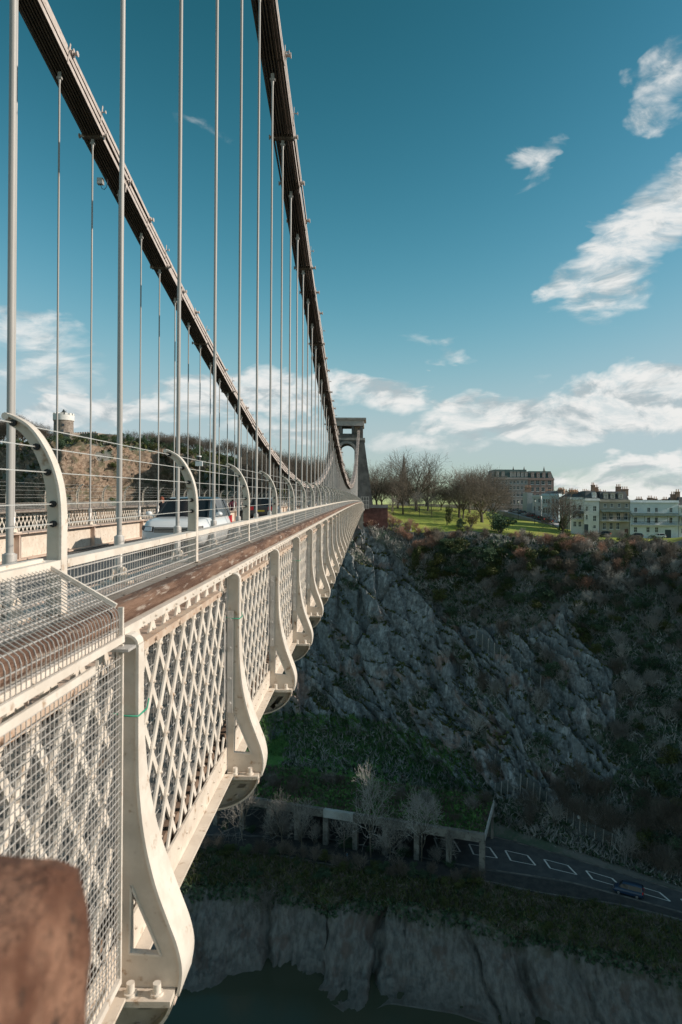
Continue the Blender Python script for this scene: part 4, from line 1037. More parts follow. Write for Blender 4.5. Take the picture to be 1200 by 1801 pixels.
def leaf_cloud(seed, n, size, flat=1.0, lobes=9, drop=0.0, taper=0.0):
    """leafy shrub one unit high: leaf clumps through an uneven volume"""
    rd = np.random.default_rng(seed); mb_ = MB()
    c = np.stack([rd.normal(0, 0.20, lobes), rd.normal(0, 0.20, lobes), rd.uniform(0.22, 0.78, lobes)], -1); r = rd.uniform(0.14, 0.27, lobes)
    c[:, :2] *= (1 - taper * c[:, 2:3])
    for _ in range(n):
        k = rd.integers(lobes); d = rd.normal(size=3); d /= np.linalg.norm(d); p = c[k] + d * r[k] * rd.uniform(0.55, 1.08) * np.array([1, 1, flat])
        if p[2] < 0.0: p[2] *= -0.3
        a = rd.normal(size=3); a /= np.linalg.norm(a); b = np.cross(a, d + rd.normal(size=3) * 0.6); b /= np.linalg.norm(b) + 1e-6; s_ = size * rd.uniform(0.5, 1.3)
        mb_.add([p - a * s_ * 0.5, p + b * s_ * 0.35, p + a * s_ * 0.6, p - b * s_ * 0.35], [(0, 1, 2, 3)])
    return mb_
def quickmesh(mb_, nm, mt):
    me = bpy.data.meshes.new(nm); me.from_pydata(mb_.v, [], mb_.f); me.update(); me.materials.append(mt); return me
BUSH = [quickmesh(leaf_cloud(71 + i, 2600, 0.05), 'foliage', M['leaf_dark']) for i in range(3)]
IVY = [quickmesh(leaf_cloud(81 + i, 2200, 0.055), 'foliage', M['leaf_ivy']) for i in range(3)]
DRY = [quickmesh(leaf_cloud(91 + i, 1800, 0.05), 'foliage', M['leaf_dry']) for i in range(2)]
stem_ = MB()
for k in range(5):
    a = k * 1.26; stem_.tube([(0, 0, -0.08), (0.10 * math.cos(a), 0.10 * math.sin(a), 0.3), (0.2 * math.cos(a), 0.2 * math.sin(a), 0.6)], [0.022, 0.015, 0.006], 5)
STEM = quickmesh(stem_, 'stem', M['bark'])

def bare_tree(x, y, h, proto, label, group=None, wide=1.0, z=None, cat='tree', name='bare_tree', rz=None, tilt=(0, 0)):
    z = gz(x, y) if z is None else z
    t = thing(name, label, cat, (x, y, z - 0.15), (tilt[0], tilt[1], random.uniform(0, 6.28) if rz is None else rz), group)
    k1, k2 = random.uniform(0.82, 1.2), random.uniform(0.82, 1.2)
    t.scale = (h * wide * k1, h * wide * k2, h)
    obj('trunk', proto[0], t); obj('crown', proto[1], t)
    return t
def leafy(x, y, h, w, proto, label, group=None, z=None, name='evergreen_bush', cat='bush'):
    z = gz(x, y) if z is None else z
    t = thing(name, label, cat, (x, y, z - 0.1), (0, 0, random.uniform(0, 6.28)), group); t.scale = (w, w, h)
    obj('foliage', proto, t); obj('stem', STEM, t)
    return t
def spot(px, D): return (px - VX) * D / F, D
def hpx(n, D): return n * D / F

# ---- trees on the green, measured one by one: px of the foot, distance, px of the top
lawn_trees = [
 (664, 236, 812, TR_BIG[0], 1.0, 'bare brown tree standing right beside the bridge tower'),
 (690, 240, 822, TR_BIG[1], 0.9, 'slim bare tree left of the church spire'),
 (709, 232, 806, TR_BIG[2], 0.8, 'dark trunked bare tree standing in line with the church spire'),
 (733, 250, 800, TR_BIG[0], 1.05, 'tall broad bare tree just right of the church spire'),
 (753, 256, 812, TR_BIG[1], 0.95, 'bare tree on the green between two taller round crowned ones'),
 (776, 262, 838, TR_OAK[0], 0.9, 'lower brown tree in the middle of the tree belt'),
 (808, 232, 806, TR_BIG[2], 1.05, 'great round crowned bare tree in the middle of the green'),
 (815, 228, 818, TR_BIG[0], 0.75, 'second trunk of the great pair in the middle of the green'),
 (826, 256, 810, TR_BIG[1], 1.0, 'bare tree behind the great pair on the green'),
 (846, 246, 822, TR_BIG[0], 0.8, 'bare tree between the great pair and the leaning oak'),
 (848, 222, 824, TR_OAK[1], 0.95, 'leaning brown oak with dense rounded crown before the hotel'),
 (868, 240, 832, TR_OAK[0], 0.9, 'dense brown oak covering the left end of the hotel'),
 (700, 262, 835, TR_OAK[1], 1.0, 'dense brown tree behind the church spire line'),
 (650, 262, 828, TR_OAK[0], 1.0, 'dense brown tree half hidden by the bridge tower'),
 (672, 285, 842, TR_OAK[1], 1.0, 'brown tree far back beside the tower'),
 (790, 290, 850, TR_OAK[0], 1.0, 'far brown tree between the trunks of the green'),
 (835, 290, 856, TR_OAK[1], 1.1, 'far brown tree low behind the great pair'),
 (720, 295, 846, TR_OAK[0], 1.1, 'far brown tree low behind the spire trees'),
 (750, 300, 848, TR_OAK[1], 1.1, 'far brown tree seen beneath the round crowns'),
]
for px, D, top, pr, wd, lab in lawn_trees:
    x, y = spot(px, D); z = gz(x, y); h = ((VY - top) * D / F - z) * random.choice((0.94, 1.02, 1.09, 1.15))
    bare_tree(x, y, h, pr, lab, 'bare trees on the green', wd, z)
for px, D, top, lab in ((738, 226, 855, 'small pale sapling low beneath the great spire side tree'), (693, 222, 868, 'tiny young tree at the left of the lawn'), (760, 224, 862, 'slim young tree beside a tall dark trunk'), (731, 245, 858, 'pale young tree with a twiggy rounded head')):
    x, y = spot(px, D); z = gz(x, y); bare_tree(x, y, (VY - top) * D / F - z, TR_GREY[1], lab, 'young trees on the green', 0.8, z, name='young_tree')
# ivy clad single trees and bushes at the lawn edge
for px, D, top, w, pr, lab, nm in (
 (880, 198, 894, 10.8, BUSH[0], 'round dark evergreen bush at the lawn edge', 'evergreen_bush'),
 (787, 205, 886, 3.6, IVY[0], 'ivy covered stump tree left of the pale bush', 'ivy_tree'),
 (829, 203, 897, 5.4, DRY[0], 'grey brown dense bush between the ivy tree and round evergreen', 'bush'),
 (812, 201, 908, 4.4, BUSH[1], 'dark low bush beneath the grey brown one', 'evergreen_bush'),
 (733, 188, 950, 3.0, IVY[1], 'narrow ivy column standing in the russet scrub', 'ivy_column'),
 (1103, 172, 944, 2.6, IVY[2], 'narrow dark conifer shape rising from scrub under white house', 'ivy_column'),
 (1150, 190, 936, 5.0, BUSH[2], 'dark bush against the foot of the white house', 'evergreen_bush'),
 (930, 178, 958, 5.0, IVY[0], 'ivy mass in the scrub below the lamp lit street', 'ivy_tree')):
    x, y = spot(px, D); z = gz(x, y); h = max(1.5, (VY - top) * D / F - z); leafy(x, y, h, w, pr, lab, None, z, nm)
# the pollarded tree in front of the terrace
x, y = spot(991, 197); z = gz(x, y); h = (VY - 852) * 197 / F - z
bare_tree(x, y, h, TR_BIG[1], 'bare pollard tree with ivy on its trunk before the pale terrace', None, 1.2, z)
t = leafy(x, y, h * 0.55, 2.6, IVY[1], 'green ivy sleeve round the trunk of the pollard tree', None, z, 'ivy_sleeve', 'ivy')

# ---- woods on the left hill and behind the bridge
lw = 0
for i in range(78):
    px = 2 + i * 7.7 + random.uniform(-5, 5)
    if 84 < px < 215 and i % 3: continue
    D = np.interp(px, [0, 100, 300, 450, 600], [325, 330, 290, 268, 255]) + random.uniform(-6, 34)
    x, y = spot(px, D); z = gz(x, y); top = np.interp(px, [0, 60, 140, 210, 330, 470, 600], [722, 742, 765, 764, 764, 790, 808]) + random.uniform(-8, 16)
    h = min(19, max(5.5, (VY - top) * D / F - z)); k = random.random()
    pr = random.choice(TR_OAK if k < 0.5 else TR_BIG)
    lab = ('dense brown tree in the wood along the skyline left of the tower' if k < 0.5 else 'thin bare tree in the wood along the skyline left of the tower')
    if px < 75: lab = 'bare tree on the hill left of the round castle tower'
    bare_tree(x, y, h, pr, lab, 'trees of the hill wood', random.uniform(0.8, 1.15), z)
for i in range(34):
    px = random.uniform(430, 600); D = random.uniform(228, 262); x, y = spot(px, D); z = gz(x, y)
    bare_tree(x, y, random.uniform(7, 12), random.choice(TR_OAK), 'brown tree on the slope behind the low part of the chain', 'trees on the slope behind the bridge', 1.1, z)
for i in range(80):
    px = random.uniform(0, 460); D = np.interp(px, [0, 105, 200, 290, 330, 440], [296, 258, 276, 296, 270, 250]) + random.uniform(-16, 20); x, y = spot(px, D); z = gz(x, y)
    leafy(x, y, random.uniform(2.0, 5), random.uniform(3, 6.5), random.choice(IVY + BUSH), 'dark green bush on the lit rocky hillside behind the bridge', 'bushes of the left hillside', z)

# ---- scrub of the gorge: placed over the slope itself
cand = []
def slope_points(n, t0, t1, x0, x1):
    out = []
    ii = np.nonzero((T > t0) & (T < t1))[0]; jj = np.nonzero((XS > x0) & (XS < x1))[0]
    for _ in range(n):
        i, j = random.choice(ii), random.choice(jj); out.append((POS[i, j], RM[i, j], PX[i, j], PY[i, j], TT[i, j]))
    return out
nshr = 0
for p, rm, px, py, tt in slope_points(3200, 8.5, 10.35, -2, 90):
    if rm > 0.25 or nshr >= 230: continue
    if px < 690 and py > 930 : continue
    lawn_y = np.interp(px, [640, 690, 760, 880, 960, 1030, 1200], [905, 915, 938, 950, 945, 948, 958])
    if py < lawn_y: continue
    dark = inpoly(np.array(px), np.array(py), [(730, 985), (800, 960), (900, 975), (900, 1060), (960, 1080), (880, 1105), (800, 1100), (750, 1040)])
    top_band = py < 1030
    h = random.uniform(2.6, 5.2) * (0.85 if py < lawn_y + 18 else 1)
    if dark and random.random() < 0.8:
        leafy(p[0], p[1], h * 0.9, h * 1.5, random.choice(BUSH + IVY), 'dark green bush in the thick evergreen wedge right of the rock buttress', 'evergreen bushes of the cliff', p[2])
    elif px < 760 and py < 1000:
        bare_tree(p[0], p[1], h * 0.8, random.choice(SHB['twig_red']), 'russet bare shrub on the sunlit edge beside the red wall', 'russet shrubs of the cliff edge', 1.0, p[2], 'shrub', 'shrub')
    else:
        c = random.choices(['twig_grey', 'twig_brown', 'twig_red', 'leaf'], [0.42, 0.28, 0.12, 0.18])[0]
        if c == 'leaf': leafy(p[0], p[1], h * 0.8, h * 1.2, random.choice(IVY + BUSH), 'small ivy green bush among the bare scrub of the cliff top', 'green bushes in the scrub', p[2])
        else: bare_tree(p[0], p[1], h, random.choice(SHB[c]), {'twig_grey': 'pale grey bare shrub in the thicket below the houses', 'twig_brown': 'brown bare shrub in the thicket below the houses', 'twig_red': 'russet bare shrub in the thicket below the houses'}[c], 'bare shrubs of the cliff top', 1.0, p[2], 'shrub', 'shrub')
    nshr += 1
nshr = 0
for p, rm, px, py, tt in slope_points(1500, 5.9, 8.3, 20, 84):
    if rm > 0.3 or nshr >= 95 or py < 1100: continue
    h = random.uniform(3, 6.5)
    if random.random() < 0.62: bare_tree(p[0], p[1], h, random.choice(SHB[random.choice(['twig_grey', 'twig_brown', 'twig_pale'])]), 'bare shrub on the dark wooded slope at the right', 'bare shrubs of the wooded slope', 0.9, p[2], 'shrub', 'shrub')
    else: leafy(p[0], p[1], h * 0.7, h, random.choice(BUSH + IVY), 'dark bush on the wooded slope at the right', 'dark bushes of the wooded slope', p[2])
    nshr += 1
nshr = 0
for p, rm, px, py, tt in slope_points(2600, 7.0, 9.0, 4, 88):
    if rm > 0.3 or nshr >= 150 or px < 730 or py < 1000: continue
    h = random.uniform(2.4, 5.5); k = random.random()
    if k < 0.34: bare_tree(p[0], p[1], h, random.choice(SHB['twig_pale']), 'pale bare shrub on the shaded middle of the cliff', 'pale shrubs of the shaded cliff', 0.9, p[2], 'shrub', 'shrub')  # paler twigs than the grey and brown shrubs
    elif k < 0.6: bare_tree(p[0], p[1], h, random.choice(SHB['twig_grey'] + SHB['twig_brown']), 'dull bare shrub on the shaded middle of the cliff', 'dull shrubs of the shaded cliff', 0.9, p[2], 'shrub', 'shrub')
    else: leafy(p[0], p[1], h * 0.8, h * 1.3, random.choice(IVY + BUSH), 'ivy green bush on the shaded middle of the cliff', 'ivy bushes of the shaded cliff', p[2])
    nshr += 1
# undergrowth: countless small tufts, one mass
def undergrowth(name, pts, size, mat, seed, flat=False):
    rd = np.random.default_rng(seed); n = len(pts); k = 5
    p = np.repeat(np.array(pts), k, 0) + rd.normal(0, 0.28 * size, (n * k, 3)); a = rd.normal(size=(n * k, 3)); a[:, 2] = np.abs(a[:, 2]) + 0.6; a /= np.linalg.norm(a, axis=1, keepdims=True)
    b = np.cross(a, rd.normal(size=(n * k, 3))); b /= np.linalg.norm(b, axis=1, keepdims=True); s_ = size * rd.uniform(0.5, 1.3, (n * k, 1)); wv = 0.10 if not flat else 0.45
    V = np.stack([p - b * s_ * wv, p + b * s_ * wv, p + a * s_], 1).reshape(-1, 3)
    me = bpy.data.meshes.new(name); me.vertices.add(len(V)); me.vertices.foreach_set('co', V.reshape(-1).astype(np.float32))
    me.loops.add(len(V)); me.loops.foreach_set('vertex_index', np.arange(len(V), dtype=np.int32))
    me.polygons.add(n * k); me.polygons.foreach_set('loop_start', np.arange(0, len(V), 3, dtype=np.int32)); me.update(calc_edges=True); me.materials.append(mat)
    return tag(obj(name, me), kind='stuff')
sp1 = [q for q in slope_points(34000, 5.5, 10.0, -20, 90) if q[1] < 0.35 and not (q[3] < np.interp(q[2], [640, 690, 760, 880, 960, 1030, 1200], [905, 915, 938, 950, 945, 948, 958]))]
M['twig_dull'] = mk('twigs_dull', (0.20, 0.197, 0.185), (0.36, 0.35, 0.33), 0.15, 0.9)
undergrowth('undergrowth', [q[0] for q in sp1[::2]], 1.25, M['twig_dull'], 1)
undergrowth('ivy_ground_cover', [q[0] for q in sp1[1::2] if not (q[2] < 760 and q[3] < 1000)], 0.7, M['leaf_dark'], 2, True)
spl = slope_points(9000, 7.3, 10.6, -165, -14)
undergrowth('hill_scrub', [q[0] for q in spl[::2]], 1.5, M['twig_brown'], 11); undergrowth('hill_ivy', [q[0] for q in spl[1::2] if q[1] < 0.5], 1.2, M['leaf_ivy'], 12, True)
sp2 = slope_points(9000, 2.0, 2.95, -50, 70)
undergrowth('verge_grass', [q[0] for q in sp2[::2]], 0.8, M['leaf_ivy'], 3); undergrowth('verge_weeds', [q[0] for q in sp2[1::2]], 0.7, M['twig_brown'], 4)
spm = slope_points(1100, 1.90, 2.06, -50, 70)
undergrowth('bank_weeds', [q[0] for q in spm], 0.55, M['leaf_dark'], 13, True)
sp3 = [q for q in slope_points(7000, 5.7, 6.4, -40, 25) if q[4] < 6.5]
grass_m = mk('rough_grass', (0.06, 0.145, 0.045), (0.115, 0.24, 0.065), 0.5, 0.9)
undergrowth('rough_grass', [q[0] for q in sp3], 0.8, grass_m, 5)
# rock ledge tufts
sp4 = [q for q in slope_points(16000, 6.2, 9.2, -25, 70) if q[1] >= 0.35 and NRM2[min(len(T) - 1, int(np.searchsorted(T, q[4]))), int(np.searchsorted(XS, q[0][0])) % len(XS), 2] > 0.72]
undergrowth('ledge_tufts', [q[0] for q in sp4], 0.6, M['leaf_ivy'], 6, True)

# ---- pale bare trees before the gallery
for px, D, base, top, wd, lab in (
 (657, 129, 1512, 1345, 0.75, 'tallest pale bare tree in front of the concrete gallery'), (746, 127.5, 1516, 1378, 0.8, 'pale bare tree near the right end of the gallery'),
 (500, 133, 1478, 1372, 0.7, 'thin grey bare tree before the left gallery columns'), (430, 136, 1470, 1340, 0.7, 'grey bare tree beside the underside of the second bracket'),
 (535, 132, 1484, 1390, 0.6, 'slender bare tree left of the gallery middle'), (690, 128, 1510, 1420, 0.9, 'low bare tree between the two tall pale ones'), (795, 126, 1510, 1440, 0.7, 'crooked pale tree at the right end of the gallery'),
 (610, 131, 1498, 1425, 0.9, 'small bare tree before the gallery middle'), (480, 121, 1560, 1490, 1.0, 'bushy bare tree on the verge below the path')):
    x, y = spot(px, D); z = gz(x, y); bare_tree(x, y, (base - top) * D / F, (TR_PALE[int(px) % 2] if px in (657, 746, 795) else random.choice(TR_GREY)), lab, 'bare trees in front of the gallery', wd, z)
for q in slope_points(30, 2.05, 2.9, -45, 62):
    leafy(q[0][0], q[0][1], random.uniform(0.7, 1.8), random.uniform(1.5, 3.5), random.choice(BUSH + IVY), 'low dark green bush on the verge between path and mud', 'bushes of the river verge', q[0][2])
for i in range(34):
    px = random.uniform(350, 850); D = np.interp(px, [350, 500, 600, 700, 850], [134, 131, 127, 124, 122]) - random.uniform(0.2, 2.2); x, y = spot(px, D)
    if i % 2: leafy(x, y, random.uniform(1.0, 2.6), random.uniform(2, 4), random.choice(BUSH + IVY), 'dark bush lining the river side of the path', 'bushes lining the path')
    else: bare_tree(x, y, random.uniform(2, 4), random.choice(SHB['twig_brown']), 'dull bare bush lining the river side of the path', 'bare bushes lining the path', 1.0, None, 'bush', 'bare_bush')
for i in range(18):
    px = random.uniform(360, 850); D = np.interp(px, [360, 569, 848], [141, 134.5, 123.6]) + random.uniform(-0.8, 0.6); x, y = spot(px, D)
    if random.random() < 0.6: bare_tree(x, y, random.uniform(2.5, 5.5), random.choice(SHB['twig_grey']), 'grey bare shrub along the foot of the gallery', 'shrubs before the gallery', 1.0, None, 'shrub', 'shrub')
    else: leafy(x, y, random.uniform(1, 2.4), random.uniform(2, 3.5), random.choice(BUSH), 'dark green bush along the foot of the gallery', 'shrubs before the gallery')
for i in range(46):
    px = random.uniform(930, 1230); f = random.random(); D = np.interp(px, [880, 1200], [139, 119.5]) + 1 + f * 9; x, y = spot(px, D)
    bare_tree(x, y, random.uniform(3.5, 8), random.choice(TR_BIG + TR_GREY[:1] + SHB['twig_brown']), 'bare grey tree on the dark bank above the road', 'trees on the bank above the road', 0.8)
# ================================================================== ROAD, GALLERY
def gpt(t, x):
    """point of the ground grid: level t, world x"""
    i = int(np.argmin(np.abs(T - t))); return Vector((x, float(np.interp(x, XS, POS[i, :, 1])), float(np.interp(x, XS, POS[i, :, 2]))))
white_line = mk('road_paint', (0.62, 0.63, 0.62), (0.74, 0.74, 0.72), 2, 0.7)
def roadpt(f, x): 
    a, b = gpt(4, x), gpt(5, x); p = a.lerp(b, f); p.z = gz(p.x, p.y) + 0.03; return p
def line_bar(mb_, p, q, w):
    d = (q - p).normalized(); s_ = Vector((-d.y, d.x, 0)) * w / 2
    mb_.add([p - s_, q - s_, q + s_, p + s_], [(0, 1, 2, 3)])
# boxes painted along the middle of the road
k = 0
x = 14.0
while x < 76:
    b = MB(); A, B_, C_, D_ = roadpt(0.40, x), roadpt(0.40, x + 3.6), roadpt(0.66, x + 1.2), roadpt(0.66, x + 4.8)
    A = roadpt(0.36, x + 0.0); B_ = roadpt(0.36, x + 4.2); C_ = roadpt(0.62, x - 0.3); D_ = roadpt(0.62, x + 3.5)
    line_bar(b, A, B_, 0.16); line_bar(b, C_, D_, 0.16); line_bar(b, A, C_, 0.30); line_bar(b, B_, D_, 0.30)
    tag(obj('road_marking', b, mat=white_line), kind='structure'); x += 6.6
kerb_m = mk('kerb_stone', (0.09, 0.088, 0.085), (0.17, 0.165, 0.155), 0.5, 0.9)
for f in (0.03, 0.955):
    kb = MB(); xs = np.arange(-40, 110, 2.0)
    for xa in xs:
        p, q = roadpt(f, xa), roadpt(f, xa + 1.98); p.z += 0.03; q.z += 0.03; kb.bar(p, q, 0.16, 0.2, (0, 0, 1))
    o = obj('kerb', kb, mat=kerb_m); tag(o, kind='structure')
# low edge wall and white post and rail line beside the path
eb = MB(); xs = np.arange(-40, 60, 1.5)
for xa in xs:
    p, q = gpt(3, xa), gpt(3, xa + 1.45); p.z = gz(p.x, p.y) + 0.12; q.z = gz(q.x, q.y) + 0.12; eb.bar(p, q, 0.24, 0.3, (0, 0, 1))
tag(obj('path_kerb', eb, mat=kerb_m), kind='structure')

conc = mk('weathered_concrete', (0.15, 0.14, 0.125), (0.24, 0.225, 0.20), 0.5, 0.9, 0.4, 4, c3=(0.10, 0.085, 0.07), c3r=(0.52, 0.66), coords='Object')
conc_new = mk('pale_concrete', (0.40, 0.40, 0.38), (0.48, 0.48, 0.46), 1, 0.9)
def gallery():
    a = P(380, 1452, 141.5); b = P(848, 1530, 124.3); a.z = b.z = -66.5
    ax = (b - a); L = ax.length; ax.normalize(); pr = Vector((-ax.y, ax.x, 0))
    t = thing('rockfall_gallery', 'dark concrete rockfall gallery on columns over the riverside road', 'gallery', a, (0, 0, math.atan2(ax.y, ax.x)))
    h = 5.3
    n = int(round(L / 6.1))
    for k in range(n + 1):
        x = L * k / n; c = MB(); c.box(x - 0.5, x + 0.5, -0.35, 0.55, -1.0, h - 0.003); obj('column', c, t, conc)
    for k in range(n):
        x0, x1 = L * k / n - 0.38, L * (k + 1) / n - 0.384 + (0.76 if k == n - 1 else 0)
        c = MB(); c.box(x0, x1, -0.5, 0.5, h, h + 1.5); obj('edge_beam', c, t, conc_new if k == n - 5 else conc)
    c = MB(); c.box(-0.4, L + 0.3, 0.502, 12.6, h + 0.25, h + 0.75); obj('roof_slab', c, t, conc)
    c = MB(); c.box(-0.4, L - 0.5, 12.602, 13.1, -1, h + 1.2); obj('back_wall', c, t, conc)
    # end portal: sloping edge beam and short column
    c = MB(); c.bar((L + 0.38, 0.5, h + 0.55), (L + 0.38, 12.6, h + 1.9), 0.25, 1.15, (1, 0, 0)); obj('end_beam', c, t, conc_new)
    c = MB(); c.box(L - 0.1, L + 0.35, 12.0, 12.6, -1, h + 1.3); obj('end_pillar', c, t, conc)
    # turf lying on the slab, rising to the foot of the cliff
    e = MB(); nx, ny = 46, 10; vs = []
    for j in range(ny + 1):
        for i in range(nx + 1):
            x, y = -0.3 + (L + 0.4) * i / nx, 0.45 + 13.2 * j / ny
            z = h + 0.8 + 0.35 * min(1, j / 2) + max(0, j - 4) * 0.24 + 0.35 * float(fbm(np.array([[x / 3, y / 3, 0.0]]), 3, 66)[0]) * min(1, j / 1.5)
            vs.append((x, y, z))
    e.add(vs, [(j * (nx + 1) + i, j * (nx + 1) + i + 1, (j + 1) * (nx + 1) + i + 1, (j + 1) * (nx + 1) + i) for j in range(ny) for i in range(nx)], True)
    obj('turf', e, t, mk('gallery_turf', (0.05, 0.06, 0.03), (0.12, 0.095, 0.07), 0.35, 0.95, 0.6, 3, c3=(0.055, 0.10, 0.03)))
    return t
gal = gallery()
# weeds and scrub over the gallery roof
_gm = Matrix.Translation(gal.location) @ Matrix.Rotation(gal.rotation_euler.z, 4, 'Z')
_gl = (P(848, 1530, 124.3) - P(380, 1452, 141.5)).length
_pt = []
for _ in range(5200):
    _y = random.random() ** 0.8 * 13.4 + 0.2; _pt.append(tuple(_gm @ Vector((random.uniform(0, _gl), _y, 6.3 + max(0, _y - 5) * 0.16))))
undergrowth('roof_weeds', _pt[::2], 0.8, M['twig_brown'], 7); undergrowth('roof_grass', _pt[1::2], 0.6, grass_m, 8, True)
for k in range(26):
    q = _gm @ Vector((random.uniform(0, _gl), random.uniform(2, 12), 6.2)); bare_tree(q.x, q.y, random.uniform(1.6, 4), random.choice(SHB['twig_brown'] + SHB['twig_grey']), 'bare shrub growing on the turf roof of the gallery', 'shrubs on the gallery roof', 1.1, q.z, 'shrub', 'shrub')
# rock catch fences on the cliff: posts with hung netting
net_m = bpy.data.materials.new('catch_netting'); net_m.use_nodes = True
_N = NT(net_m.node_tree); _b = net_m.node_tree.nodes['Principled BSDF']; _b.inputs['Base Color'].default_value = (0.16, 0.19, 0.19, 1); _b.inputs['Roughness'].default_value = 0.7; _b.inputs['Alpha'].default_value = 0.38
def catch_fence(pix, hgt, label):
    pts = [hit(*q) for q in pix]
    if any(p is None for p in pts): return
    t = thing('catch_fence', label, 'fence', pts[0]); o = pts[0]; P2 = []
    for a, b in zip(pts[:-1], pts[1:]):
        for k in range(4): P2.append(a.lerp(b, k / 4) - o)
    P2.append(pts[-1] - o)
    for p in P2:
        m_ = MB(); m_.tube([p + Vector((0, 0, -1)), p + Vector((0, -0.8, hgt))], 0.09, 6); obj('post', m_, t, M['galv'])
    for p, q in zip(P2[:-1], P2[1:]):
        m_ = MB(); u = Vector((0, -0.8, hgt))
        m_.add([p, q, q + u, p + u, p + Vector((0, .04, 0)), q + Vector((0, .04, 0)), q + u + Vector((0, .04, 0)), p + u + Vector((0, .04, 0))],
               [(0, 1, 2, 3), (7, 6, 5, 4), (0, 4, 5, 1), (1, 5, 6, 2), (2, 6, 7, 3), (3, 7, 4, 0)]); obj('netting', m_, t, net_m)
catch_fence([(838, 1128), (880, 1160), (950, 1208)], 3.0, 'upper rockfall catch fence slanting across the dark cliff')
catch_fence([(822, 1312), (870, 1345), (915, 1380), (960, 1412)], 2.6, 'middle rockfall fence slanting down above the gallery end')
catch_fence([(985, 1440), (1030, 1470), (1090, 1500)], 3.2, 'lower rockfall fence on the bank above the road')
catch_fence([(870, 1400), (915, 1388)], 3.0, 'short netting fence on top of the gallery end')

# ---- street lamps
def lamp(x, y, h, label, arm=0):
    z = gz(x, y); t = thing('street_lamp', label, 'street lamp', (x, y, z)); k = h / 6
    m_ = MB(); m_.tube([(0, 0, -0.3), (0, 0, 1.2), (0, 0, h)], [0.11, 0.09, 0.06], 8); obj('post', m_, t, mk('lamp_post', (0.05, 0.06, 0.06), (0.08, 0.09, 0.09), 3, 0.5))
    m_ = MB(); m_.tube([(0, 0, h), (0, 0, h + 0.12), (0, 0, h + 0.5)], [0.12, 0.22, 0.26], 10); obj('lantern', m_, t, plain('lantern_glass', (0.75, 0.78, 0.78), 0.2))
    m_ = MB(); m_.tube([(0, 0, h + 0.5), (0, 0, h + 0.7)], [0.3, 0.05], 10); obj('cap', m_, t, M['galv'])
x, y = spot(1022, 131.5); lamp(x, y, 5.2, 'lamp post with pale head beside the riverside road')
x, y = spot(941, 228); lamp(x, y, 7.5, 'dark lamp post at the edge of the lawn before the terrace')
x, y = spot(912, 240); lamp(x, y, 6, 'slender lamp post by the parked cars on the hill')

# ---- street on the hill in front of the terrace
sm = MB(); pix = [(880, 899, 262), (905, 905, 250), (940, 914, 240), (975, 925, 230), (1010, 935, 222), (1050, 943, 214), (1110, 947.5, 209), (1210, 948.5, 206)]
vs = []
lft = [P(*q) for q in pix]
for i, p in enumerate(lft):
    d = (lft[min(i + 1, len(lft) - 1)] - lft[max(i - 1, 0)]).normalized(); nn = Vector((-d.y, d.x, 0)).normalized()
    nn = nn if nn.y > 0 else -nn
    for k in range(4):
        q = p + nn * (k * 2.6 - 1.0); vs.append((q.x, q.y, p.z + 0.25))
sm.add(vs, [(i * 4 + k, i * 4 + 4 + k, i * 4 + 5 + k, i * 4 + 1 + k) for i in range(len(pix) - 1) for k in range(3)], True)
base = len(vs)
sm.add([(v[0], v[1], v[2] - 6) for v in vs], [])
sm.f += [(i * 4, base + i * 4, base + i * 4 + 4, i * 4 + 4) for i in range(len(pix) - 1)]; sm.sm += [False] * (len(pix) - 1)
tag(obj('street', sm, mat=mk('street_surface', (0.30, 0.31, 0.32), (0.40, 0.41, 0.42), 0.3, 0.8)), kind='structure')

# ================================================================== BUILDINGS
glass = mk('window_glass', (0.03, 0.04, 0.05), (0.06, 0.075, 0.085), 0.3, 0.12)
frame_w = plain('window_frame_white', (0.66, 0.68, 0.68), 0.5)
slate = mk('slate', (0.055, 0.065, 0.07), (0.09, 0.10, 0.105), 0.7, 0.7, 0.4, 5)
green_metal = mk('green_copper', (0.05, 0.085, 0.08), (0.08, 0.12, 0.115), 0.8, 0.5)
chim = mk('chimney_brick', (0.28, 0.17, 0.12), (0.36, 0.24, 0.18), 1.5, 0.9)
pot_m = mk('chimney_pot', (0.40, 0.22, 0.13), (0.48, 0.28, 0.17), 2, 0.8)
iron = plain('dark_iron', (0.03, 0.04, 0.04), 0.5)
WINC = {}
def win_mesh(w, h, bars):
    k = (round(w, 2), round(h, 2), bars)
    if k in WINC: return WINC[k]
    f = MB(); b = 0.09
    f.box(-w / 2, -w / 2 + b, 0.05, 0.16, 0, h); f.box(w / 2 - b, w / 2, 0.05, 0.16, 0, h); f.box(-w / 2 + b, w / 2 - b, 0.05, 0.16, h - b, h); f.box(-w / 2 + b, w / 2 - b, 0.05, 0.16, 0, b)
    f.box(-w / 2 + b, w / 2 - b, 0.07, 0.15, h / 2 - 0.04, h / 2 + 0.04)
    if bars: f.box(-0.03, 0.03, 0.08, 0.14, b, h / 2 - 0.042); f.box(-0.03, 0.03, 0.08, 0.14, h / 2 + 0.042, h - b)
    p = MB(); p.box(-w / 2 + b * 0.6, w / 2 - b * 0.6, 0.155, 0.18, b * 0.6, h - b * 0.6)
    s_ = MB(); s_.box(-w / 2 - 0.1, w / 2 + 0.1, -0.10, 0.06, -0.14, -0.003)
    WINC[k] = (f.mesh('window', frame_w), p.mesh('pane', glass), s_.mesh('sill', frame_w)); return WINC[k]
